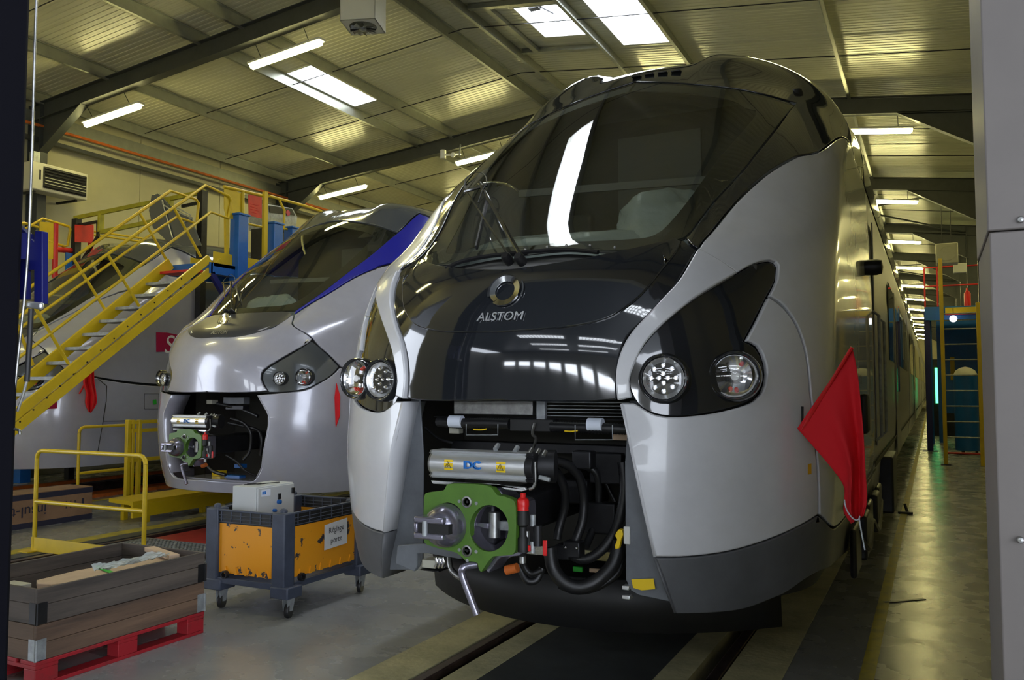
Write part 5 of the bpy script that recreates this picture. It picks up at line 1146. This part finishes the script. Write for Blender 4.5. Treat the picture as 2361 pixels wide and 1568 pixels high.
MB(g1.location).box((-6.75, 5.55, .0), (-6.6, 5.8, .012)).build('foot_plate', 'yellow_paint', g1)
a, b = atX(183, 985, -10.45), atX(298, 975, -10.45)
g2, _, _ = guard((-10.45, 8, 0), a.y, b.y, -10.45, 'yellow guard rail behind the long cardboard carton', 'y', H_=a.z)
ft = thing('gate', atZ(300, 1170, 0), 'orange-yellow frame of tall posts and rails beside the pit behind the carton', 'gate')
o_ = ft.location.copy(); XG = o_.x
for x0, x1 in ((292, 300), (303, 309), (318, 325)):
    a = atX(x0, 968, XG); b = atX(x1, 968, XG); MB(o_).box((XG - .03, a.y, 0), (XG + .03, b.y, a.z)).build('post', 'yellow_paint', ft, bevel=.005)
for y0, dd in ((970, .0), (990, .0), (1058, .0)): a = atX(292, y0, XG); MB(o_).box((XG - .02, a.y, a.z - .05), (XG + .02, a.y + 1.6, a.z)).build('rail', 'yellow_paint', ft)
MB(o_).box((XG - .03, atX(292, 968, XG).y + 1.6, 0), (XG + .03, atX(292, 968, XG).y + 1.66, atX(292, 968, XG).z)).build('post', 'yellow_paint', ft)
bn = thing('bench', (-9.0, 7.3, 0), 'low yellow plank bench on the floor left of the pit', 'bench')
MB(bn.location).prism([(-9.3, 7.35, .28), (-8.75, 7.25, .28), (-8.75, 9.3, .28), (-9.3, 9.3, .28)], (0, 0, -.05)).build('top', 'yellow_paint', bn); MB(bn.location).box((-8.78, 7.25, .08), (-8.74, 9.3, .24)).build('side_board', 'yellow_paint', bn)
for x, y in ((-9.2, 7.5), (-8.8, 7.5), (-9.2, 9.2), (-8.8, 9.2), (-8.8, 8.4)): MB(bn.location).box((x - .03, y - .03, 0), (x + .03, y + .03, .24)).build('leg', 'yellow_paint', bn)
# pit furniture: red plate and perforated step
rp = thing('cover_plate', (T2X, 7.4, -.02), 'flat red cover plate lying in the pit before the blue-banded train', 'plate')
MB(rp.location).box((T2X - .66, 6.75, -.04), (T2X + .66, 8.6, -.02)).build('plate', 'red_plate', rp); MB(rp.location).box((T2X - .66, 6.75, -.2), (T2X + .66, 6.79, -.04)).build('lip', 'red_plate', rp)
for sx_ in (-.6, .6): MB(rp.location).box((T2X + sx_ - .04, 6.8, -1.25), (T2X + sx_ + .04, 8.5, -.04)).build('support', 'dark_metal', rp)
gs = thing('perforated_step', (T2X, 6.4, -.02), 'perforated galvanised step plate bridging the pit beside the red plate', 'step')
gm = MB(gs.location); X0_, X1_, Y0_, Y1_ = T2X - .66, T2X + .98, 6.05, 6.72; nx, ny = 30, 12
for i in range(nx + 1): x = X0_ + (X1_ - X0_) * i / nx; gm.box((x - .011, Y0_, -.03), (x + .011, Y1_, -.0))
for i in range(ny + 1): y = Y0_ + (Y1_ - Y0_) * i / ny; gm.box((X0_, y - .011, -.03), (X1_, y + .011, -.0))
gm.build('mesh_plate', 'galvanised', gs, kind='stuff')
MB(gs.location).box((X0_, Y0_, -.06), (X1_, Y0_ + .02, -.03)).build('edge', 'galvanised', gs); MB(gs.location).box((X0_, Y0_, -.30), (X1_, Y1_, -.28)).build('under_tray', 'dark_metal', gs)
for sx_ in (X0_ + .1, X1_ - .4): MB(gs.location).box((sx_, Y0_ + .1, -1.25), (sx_ + .06, Y1_ - .1, -.3)).build('support', 'dark_metal', gs)
# carton
cx_ = thing('carton', (-9.85, 6.6, 0), 'long brown cardboard carton with dark bands and upside-down print, under the stairs', 'carton')
MB(cx_.location).box((-10.1, 5.4, 0), (-9.66, 7.39, .41)).build('box', 'cardboard', cx_, bevel=.004)
MB(cx_.location).box((-9.662, 5.398, .0), (-9.657, 7.392, .065)).build('print_band', 'print_navy', cx_); MB(cx_.location).box((-9.662, 5.398, .335), (-9.657, 7.392, .40)).build('print_band', 'print_navy', cx_)
mb = MB(cx_.location); put_text(mb, 'insul-t', .18, (-9.657, 6.54, .20), (0, -1, 0), (0, 0, -1), .002, 0, 0, 1.0); put_text(mb, 'insul-t', .18, (-9.657, 6.543, .20), (0, -1, 0), (0, 0, -1), .0022, 0, 0, 1.0); mb.build('print', 'print_navy', cx_)
mb = MB(cx_.location)
for y, z, h in ((7.02, .17, .09), (7.08, .17, .09), (7.14, .17, .09), (7.24, .2, .07)): mb.box((-9.662, y, z), (-9.656, y + (.012 if y < 7.2 else .03), z + h))
mb.build('small_print', 'print_navy', cx_)
# ---- pallet with collars
pa_ = thing('pallet', (-4.89, 3.72, 0), 'red wooden pallet under the planked collars at the lower left', 'pallet')
PX0, PX1, PY0, PY1 = -5.3, -4.48, 3.1, 4.31
for y in (PY0, (PY0 + PY1) / 2 - .07, PY1 - .14):
    for x in (PX0, (PX0 + PX1) / 2 - .05, PX1 - .10): MB(pa_.location).box((x, y, .022), (x + .10, y + .14, .10)).build('block', 'pallet_red', pa_, bevel=.004)
for x in (PX0, (PX0 + PX1) / 2 - .05, PX1 - .10): MB(pa_.location).box((x, PY0, 0), (x + .10, PY1, .022)).build('bottom_board', 'pallet_red', pa_, bevel=.003)
for y in (PY0, (PY0 + PY1) / 2 - .07, PY1 - .14): MB(pa_.location).box((PX0, y, .10), (PX1, y + .14, .122)).build('stringer_board', 'pallet_red', pa_, bevel=.003)
for k in range(5): x = PX0 + k * .172; MB(pa_.location).box((x, PY0, .122), (x + .135, PY1, .144)).build('top_board', 'pallet_red', pa_, bevel=.003)
def collar(z0, lab, mm1, mm2):
    c = thing('pallet_collar', (-4.89, 3.72, z0), lab, 'crate', 'stacked pallet collars'); rnd = random.Random(int(z0 * 100))
    for (a, b, mm) in (((PX1 - .022, PY0, z0), (PX1, PY1, z0 + .198), mm1), ((PX0, PY0, z0), (PX0 + .022, PY1, z0 + .198), mm1), ((PX0 + .022, PY0, z0), (PX1 - .022, PY0 + .022, z0 + .198), mm2), ((PX0 + .022, PY1 - .022, z0), (PX1 - .022, PY1, z0 + .198), mm2)):
        zc = z0 + .105 + rnd.uniform(-.01, .01)
        MB(c.location).box((a[0], a[1], z0 + .001), (b[0], b[1], zc - .001)).build('plank', mm, c, bevel=.003); MB(c.location).box((a[0], a[1], zc + .001), (b[0], b[1], z0 + .197)).build('plank', mm, c, bevel=.003)
    for x, y, sx_, sy in ((PX1, PY0, 1, -1), (PX0, PY0, -1, -1), (PX1, PY1, 1, 1), (PX0, PY1, -1, 1)):
        h = MB(c.location); h.box((min(x, x + sx_ * .004), min(y, y - sy * .06), z0 + .004), (max(x, x + sx_ * .004), max(y, y - sy * .06), z0 + .12)); h.box((min(x, x - sx_ * .06), min(y, y + sy * .004), z0 + .004), (max(x, x - sx_ * .06), max(y, y + sy * .004), z0 + .12))
        h.cyl((x + sx_ * .002, y + sy * .002, z0 + .002), (x + sx_ * .002, y + sy * .002, z0 + .12), .009, 8); h.build('hinge', 'galvanised' if z0 < .3 else 'dark_metal', c)
collar(.145, 'lower weathered timber collar standing directly on the red pallet', 'collar_brown', 'collar_brown_end'); collar(.345, 'upper grey timber collar resting on the lower collar', 'collar_wood', 'collar_wood_end')
MB(pa_.location).box((PX0 + .03, PY0 + .03, .146), (PX1 - .03, PY1 - .03, .156)).build('liner', 'plywood', pa_)
def zt_(x, y): return atZ(x, y, .5)
cu1 = thing('wooden_template', (-4.7, 4.0, .45), 'rounded plywood board with a green stripe lying inside the collars', 'board')
pt = [(-5.0, 3.45), (-4.92, 3.40), (-4.82, 3.42), (-4.64, 3.62), (-4.56, 3.95), (-4.60, 4.22), (-4.82, 4.24), (-4.88, 4.0), (-4.98, 3.7)]
MB(cu1.location).prism([(x, y, .44 + .05 * (y - 3.4)) for x, y in pt], (0, 0, .03)).build('board', 'plywood', cu1, bevel=.003)
MB(cu1.location).prism([(-4.93, 3.80, .494), (-4.60, 3.70, .489), (-4.60, 3.73, .4905), (-4.93, 3.83, .4955)], (0, 0, .003)).build('stripe', 'green_tag', cu1)
MB(cu1.location).box((-4.80, 3.95, .30), (-4.62, 4.20, .44)).build('packing_block', 'plywood', cu1)
cu2 = thing('wood_offcut', (-4.9, 4.1, .5), 'pale sawn wooden batten lying across the plywood board', 'board'); MB(cu2.location).bar((-4.95, 4.25, .535), (-4.56, 4.12, .535), .07, .03).build('batten', 'plywood', cu2, bevel=.003)
cu3 = thing('plastic_film', (-4.6, 4.0, .5), 'crumpled clear plastic film over the right end of the plywood board', 'film')
bm = bmesh.new(); bmesh.ops.create_grid(bm, x_segments=16, y_segments=24, size=.5)
from mathutils import noise as _n
for v in bm.verts: v.co = Vector((v.co.x * .12, v.co.y * .5, .02 + .03 * _n.noise(v.co * 7) + .012 * _n.noise(v.co * 19)))
me = bpy.data.meshes.new('sheet'); bm.to_mesh(me); bm.free(); me.materials.append(M['sheet_plastic']); me.shade_smooth(); o = bpy.data.objects.new('sheet', me); COL.objects.link(o); o.parent = cu3; o.location = (-.03, -.16, .035)
cu4 = thing('offcut_block', (-5.0, 3.4, .42), 'small white offcut at the near end of the plywood board', 'block'); MB(cu4.location).box((-5.2, 3.36, .34), (-5.03, 3.44, .455)).build('block', 'cream', cu4, bevel=.004)
# ---- trolley
tr_ = thing('trolley', (-4.58, 5.26, 0), 'dark blue box trolley with chipped yellow side panels on castors', 'trolley')
TX0, TX1, TY0, TY1 = -4.97, -4.2, 4.78, 5.76; TL = tr_.location.copy()
for x in (TX0, TX1 - .12):
    for y in (TY0, TY1 - .12):
        MB(TL).box((x, y, .20), (x + .12, y + .12, .755)).build('corner_post', 'trolley_plastic', tr_, bevel=.012)
        MB(TL).lathe((x + .06, y + .06, .755), (0, 0, 1), [(.028, 0), (.028, .012), (.02, .026), (.0005, .03)], 14).build('stacking_knob', 'trolley_plastic', tr_, smooth=50)
        MB(TL).prism([(x - .01, y - .01, .15), (x + .13, y - .01, .15), (x + .15, y + .13, .24), (x - .01, y + .13, .24)], (0, 0, .0)) if False else None
        MB(TL).box((x - .005, y - .005, .145), (x + .16, y + .16, .23)).build('foot', 'trolley_plastic', tr_, bevel=.01)
        c = Vector((x + .10, y + .08, .05)); k_ = MB(TL); k_.lathe(c, (1, .35, 0), [(.0005, -.016), (.05, -.016), (.054, 0), (.05, .016), (.0005, .016)], 20); k_.build('castor_wheel', 'rubber', tr_, smooth=40)
        MB(TL).prism([c + Vector(v) for v in ((-.022, -.035, .0), (-.022, .02, .0), (-.022, .045, .095), (-.022, -.045, .095))], (.004, 0, 0)).prism([c + Vector(v) for v in ((.018, -.035, .0), (.018, .02, .0), (.018, .045, .095), (.018, -.045, .095))], (.004, 0, 0)).build('castor_fork', 'galvanised', tr_)
def rail(a, b, z0, z1, m='trolley_plastic', nm='rim'): return MB(TL).box((a[0], a[1], z0), (b[0], b[1], z1)).build(nm, m, tr_, bevel=.004)
for a, b in (((TX0 + .1, TY0 + .01), (TX1 - .1, TY0 + .03)), ((TX0 + .1, TY1 - .03), (TX1 - .1, TY1 - .01)), ((TX0 + .01, TY0 + .1), (TX0 + .03, TY1 - .1)), ((TX1 - .03, TY0 + .1), (TX1 - .01, TY1 - .1))):
    rail(a, b, .735, .75); rail(a, b, .705, .71); rail(a, b, .68, .685); rail(a, b, .655, .66); rail((a[0] - .0, a[1]), b, .20, .245, nm='base_rim')
    ins = .012; rail((a[0] + (0 if b[0] - a[0] > .1 else ins), a[1] + (0 if b[1] - a[1] > .1 else ins)), (b[0] - (0 if b[0] - a[0] > .1 else ins), b[1] - (0 if b[1] - a[1] > .1 else ins)), .645, .74, 'matt_black', 'rim_web')
    n = 6
    for k in range(n):
        f_ = (k + .5) / n; x = a[0] + (b[0] - a[0]) * f_; y = a[1] + (b[1] - a[1]) * f_
        if b[0] - a[0] > .1: rail((x - .004, a[1] + .002), (x + .004, b[1] - .002), .655, .745, nm='rib')
        else: rail((a[0] + .002, y - .004), (b[0] - .002, y + .004), .655, .745, nm='rib')
rail((TX0 + .11, TY0 + .025), (TX1 - .11, TY0 + .035), .275, .65, 'trolley_panel', 'side_panel'); rail((TX1 - .035, TY0 + .11), (TX1 - .025, TY1 - .11), .275, .65, 'trolley_panel', 'side_panel')
rail((TX0 + .11, TY1 - .035), (TX1 - .11, TY1 - .025), .275, .65, 'trolley_panel', 'side_panel'); rail((TX0 + .025, TY0 + .11), (TX0 + .035, TY1 - .11), .275, .65, 'trolley_panel', 'side_panel')
rail((TX0 + .03, TY0 + .03), (TX1 - .03, TY1 - .03), .225, .245, nm='floor')
for k in range(5): x = TX0 + .18 + k * .1; MB(TL).prism([(x, TY0 + .026, .275), (x + .03, TY0 + .026, .275), (x + .015, TY0 + .026, .33)], (0, -.012, 0)).build('panel_rib', 'trolley_panel', tr_)
for k in range(6): y = TY0 + .18 + k * .12; MB(TL).prism([(TX1 - .026, y, .275), (TX1 - .026, y + .03, .275), (TX1 - .026, y + .015, .33)], (.012, 0, 0)).build('panel_rib', 'trolley_panel', tr_)
for c, ax in (((TX0 + .2, TY0 + .02, .27), (0, -1, 0)), ((TX1 - .02, TY0 + .2, .27), (1, 0, 0))): MB(TL).lathe(c, ax, [(.02, 0), (.03, 0), (.03, .03), (.02, .03), (.02, 0)], 16).build('drain_spout', 'dark_metal', tr_, smooth=40)
sn = thing('paper_sign', (TX1 - .01, 5.6, .5), 'white paper label with two printed words taped to the trolley side', 'sign')
pp = [atX(x, y, TX1 - .002) for x, y in ((749, 1190), (792, 1181), (800, 1240), (749, 1255))]; pp = [Vector((TX1 - .004, pp[0].y, .61)), Vector((TX1 - .004, pp[0].y + .28, .63)), Vector((TX1 - .004, pp[0].y + .28, .43)), Vector((TX1 - .004, pp[0].y, .42))]
MB(sn.location).prism(pp, (.002, 0, 0)).build('sheet', 'paper', sn); c = sum(pp, Vector()) / 4
mb = MB(sn.location); put_text(mb, 'R\u00e9glage', .062, (TX1, c.y + .0, c.z + .04), (0, 1, .04), (0, 0, 1), .001); put_text(mb, 'porte', .062, (TX1, c.y + .0, c.z - .04), (0, 1, .04), (0, 0, 1), .001); mb.build('print', 'matt_black', sn)
eb = thing('control_box', (-4.75, 5.15, .25), 'pale grey control box with switches standing inside the blue trolley', 'box')
MB(eb.location).box((-4.87, 4.95, .25), (-4.62, 5.37, .90)).build('cabinet', 'galvanised', eb, bevel=.004) if False else None
mat('enclosure_grey', (.50, .52, .52), .4)
MB(eb.location).box((-4.87, 4.95, .25), (-4.635, 5.37, .905)).build('cabinet', 'enclosure_grey', eb, bevel=.005); MB(eb.location).box((-4.634, 4.957, .26), (-4.618, 5.363, .895)).build('door', 'enclosure_grey', eb, bevel=.004)
MB(eb.location).box((-4.618, 4.99, .83), (-4.616, 5.09, .88)).build('label_plate', 'tape_white', eb)
mb = MB(eb.location); [mb.box((-4.6165, 5.0 + .014 * k, .845), (-4.6145, 5.011 + .014 * k, .868)) for k in range(3)]; mb.build('label_print', 'print_blue', eb)
for y, z, m_ in ((5.17, .79, 'dark_metal'), (5.33, .82, 'dark_metal')): MB(eb.location).box((-4.618, y, z), (-4.605, y + .03, z + .045)).build('switch', m_, eb, bevel=.003)
for y, z, r_ in ((5.18, .77, .017), (5.13, .71, .013)): MB(eb.location).lathe((-4.618, y, z), (1, 0, 0), [(r_, 0), (r_, .025), (.0005, .028)], 14).build('knob', 'blue_paint', eb, smooth=40)
lk = MB(eb.location); lk.tube([(-4.82, 5.05, .912), (-4.78, 5.1, .914), (-4.74, 5.08, .912), (-4.70, 5.16, .914), (-4.68, 5.26, .912)], .004, 6, smooth=4).tube([(-4.80, 5.0, .912), (-4.73, 5.06, .916), (-4.76, 5.14, .912)], .004, 6, smooth=4); lk.build('loose_wire', 'rubber', eb)
# ---- door hardware by the left jamb
dh = thing('door_bracket', (D1[0] - .1, 2.34, 2.2), 'dark blue steel bracket with a black gas strut behind the left door jamb', 'bracket')
def JY(x, y, d=0): return atY(x, y, 2.34 + d)
for q in ([(5, 505), (30, 513), (57, 533), (66, 548), (80, 560), (80, 622), (57, 622), (57, 690), (5, 690)], [(80, 531), (97, 533), (97, 700), (78, 700), (78, 560)]): MB(dh.location).prism([JY(*p) for p in q], (0, .03, 0)).build('plate', 'navy_paint', dh, bevel=.003)
MB(dh.location).prism([JY(*p, .02) for p in ((5, 560), (92, 545), (92, 600), (5, 640))], (0, .03, 0)).build('rib', 'navy_paint', dh)
MB(dh.location).box((D1[0] - .12, 2.30, JY(60, 600).z), (D1[0] - .02, 2.36, JY(60, 540).z)).build('mount', 'navy_paint', dh)
MB(dh.location).bar(JY(64, 702, -.03), JY(98, 706, -.03), .02, .03).build('joint', 'aluminium', dh, bevel=.008)
MB(dh.location).tube([JY(72, 712, -.03), JY(68, 790, -.03), JY(62, 880, -.03)], .011, 10).build('gas_strut', 'matt_black', dh, smooth=50); MB(dh.location).tube([JY(62, 878, -.03), JY(52, 915, -.03), JY(40, 948, -.03)], .006, 8).build('strut_rod', 'aluminium', dh, smooth=50)
MB(dh.location).tube([JY(86, -60, -.05), JY(80, 120, -.05), JY(66, 560, -.05), JY(40, 840, -.05), JY(26, 975, -.05), JY(30, 988, -.05), JY(44, 992, -.05), JY(46, 1002, -.05)], .006, 8, smooth=5).build('pull_rod', 'steel', dh, smooth=50)
# ================================================================== RIGHT AISLE
fr = thing('ladder_frame', (.5, 20.7, 0), 'tall yellow post frame with grey rungs beside the right aisle', 'ladder')
fo = fr.location.copy(); MB(fo).box((.18, 20.65, 0), (.26, 20.75, 4.5)).build('post', 'yellow_paint', fr, bevel=.006); MB(fo).box((.88, 20.65, 0), (.96, 20.75, 3.5)).build('post', 'yellow_paint', fr, bevel=.006); MB(fo).box((.12, 20.58, 0), (.32, 20.82, .02)).build('foot', 'dark_metal', fr)
for k in range(9): z = .60 + k * .335; MB(fo).cyl((.26, 20.7, z), (.88, 20.7, z), .015, 8).build('rung', 'galvanised', fr, smooth=50)
MB(fo).cyl((.26, 20.7, .26), (.88, 20.7, .26), .02, 8).build('rung', 'red_paint', fr)
mz = thing('mezzanine', (1.5, 25, 0), 'blue steel mezzanine with red guard rails over the right aisle', 'platform'); mo = mz.location.copy()
MB(mo).box((-.12, 24.9, 3.72), (3.9, 28.5, 3.8)).build('deck', 'blue_paint', mz); MB(mo).box((-.14, 24.86, 3.45), (3.9, 24.94, 3.80)).build('edge_beam', 'blue_paint', mz); MB(mo).box((.35, 24.8, 3.62), (3.9, 24.86, 3.76)).build('edge_strip', 'yellow_paint', mz); MB(mo).box((.35, 24.8, 3.57), (3.9, 24.86, 3.62)).build('edge_strip', 'red_paint', mz)
for x in (-.09, 1.35, 3.5): MB(mo).box((x - .07, 24.98, 0), (x + .07, 25.12, 3.72)).box((x - .18, 24.9, 0), (x + .18, 25.2, .02)).build('column', 'navy_paint', mz, bevel=.006)
MB(mo).box((-.12, 28.4, 0), (0.02, 28.54, 3.72)).build('column', 'blue_paint', mz)
for z in (4.35, 4.85): MB(mo).cyl((-.14, 24.9, z), (3.9, 24.9, z), .02, 8).build('guard_rail', 'red_paint', mz, smooth=50)
for x in (-.12, .18, 1.6): MB(mo).box((x - .02, 24.88, 3.72), (x + .02, 24.92, 4.86)).build('guard_post', 'red_paint', mz)
bw = thing('partition', (2.3, 29, 0), 'bright blue partition wall under the mezzanine', 'partition'); MB(bw.location).box((.15, 28.9, 0.9), (4.0, 28.98, 3.7)).build('panel', 'blue_paint', bw); MB(bw.location).box((.15, 28.9, 0), (.35, 28.98, .9)).build('panel', 'blue_paint', bw)
MB(bw.location).box((.5, 28.88, 1.9), (.62, 28.9, 2.6)).build('rack', 'yellow_paint', bw)
tk = thing('tank', (.75, 24.2, 0), 'blue upright tank with a pale domed top behind the yellow ladder frame', 'tank'); MB(tk.location).lathe((.75, 24.2, 0), (0, 0, 1), [(.0005, .1), (.27, .1), (.27, 1.95), (.27, 2.0)], 24).build('body', 'blue_paint', tk, smooth=40); MB(tk.location).lathe((.75, 24.2, 0), (0, 0, 1), [(.27, 2.0), (.22, 2.1), (.12, 2.17), (.0005, 2.2)], 24).build('dome', 'cream', tk, smooth=60)
for k in range(3): MB(tk.location).box((.72 + .2 * math.cos(k * 2.1) , 24.18 + .2 * math.sin(k * 2.1), 0), (.78 + .2 * math.cos(k * 2.1), 24.24 + .2 * math.sin(k * 2.1), .12)).build('leg', 'dark_metal', tk)
wl_ = thing('work_lamp', (.62, 24.6, 3.2), 'round bright work lamp hanging under the blue mezzanine', 'lamp'); q = atY(2198, 735, 24.6); MB(wl_.location).ball(q, .09, 8).build('globe', 'window_glow', wl_, smooth=60); MB(wl_.location).cyl(q + Vector((0, 0, .08)), (q.x, 24.6, 3.72), .01, 6).build('cord', 'dark_metal', wl_)
ub = thing('unit_heater', atY(2183, 584, 24), 'pale square unit heater hung high over the mezzanine', 'heater'); a, b = atY(2157, 562, 24), atY(2210, 605, 24); MB(ub.location).box((a.x, 24, b.z), (b.x, 24.5, a.z)).build('casing', 'cream', ub, bevel=.02)
for x in (a.x + .15, b.x - .15): MB(ub.location).cyl((x, 24.2, a.z), (x, 24.2, zraf(x) + .3), .01, 6).build('hanger', 'dark_metal', ub)
MB(ub.location).lathe(((a.x + b.x) / 2, 24, (a.z + b.z) / 2), (0, -1, 0), [(.2, 0), (.2, .015), (.17, .015), (.17, 0)], 24).build('fan_ring', 'cream', ub)
pn = thing('wall_panel_box', atY(2213, 617, 24.8), 'small pale panel hung on the red mezzanine rail', 'box'); a, b = atY(2198, 608, 24.8), atY(2230, 628, 24.8); MB(pn.location).box((a.x, 24.78, b.z), (b.x, 24.86, a.z)).build('panel', 'white_plastic', pn, bevel=.01)
ex = thing('fire_extinguisher', atY(2231, 703, 25.3), 'red fire extinguisher standing on the mezzanine deck', 'extinguisher'); q = Vector((ex.location.x, 25.3, 3.803)); ex.location = q; MB(q).lathe(q, (0, 0, 1), [(.0005, 0), (.08, 0), (.08, .36), (.03, .44), (.03, .5), (.0005, .5)], 16).build('cylinder', 'red_plastic', ex, smooth=40); MB(q).bar(q + Vector((0, 0, .5)), q + Vector((.08, 0, .54)), .02, .02).build('handle', 'matt_black', ex)
gs2 = thing('screen', (.2, 33, 1.6), 'green lit machine window at the far end of the right aisle', 'screen'); a, b = atY(2155, 848, 33), atY(2174, 930, 33); MB(gs2.location).box((a.x, 33, b.z), (b.x, 33.05, a.z)).build('window', 'green_screen', gs2); MB(gs2.location).box((a.x - .1, 33.06, 0), (b.x + 1.2, 33.6, a.z + .3)).build('cabinet', 'dark_metal', gs2, bevel=.01)
# small clutter on the aisle floor
q = atZ(2088, 1185, 0); cl = thing('hand_tool', q, 'small black hand tool lying on the aisle floor by the parked train', 'tool'); MB(q).box(q + Vector((-.09, -.04, 0)), q + Vector((.09, .04, .03))).build('body', 'matt_black', cl, bevel=.01); MB(q).bar(q + Vector((.02, 0, .03)), q + Vector((-.01, .02, .13)), .03, .02).build('handle', 'dark_metal', cl)
q = atZ(2085, 1388, 0); dz_ = thing('floor_debris', q, 'short dark drain slot lying on the aisle floor', 'debris'); MB(q).bar(q + Vector((-.14, -.1, .003)), q + Vector((.14, .16, .003)), .035, .006).build('scrap', 'dark_metal', dz_)  # strip of dark debris on the floor
q = atZ(2120, 1190, 0)
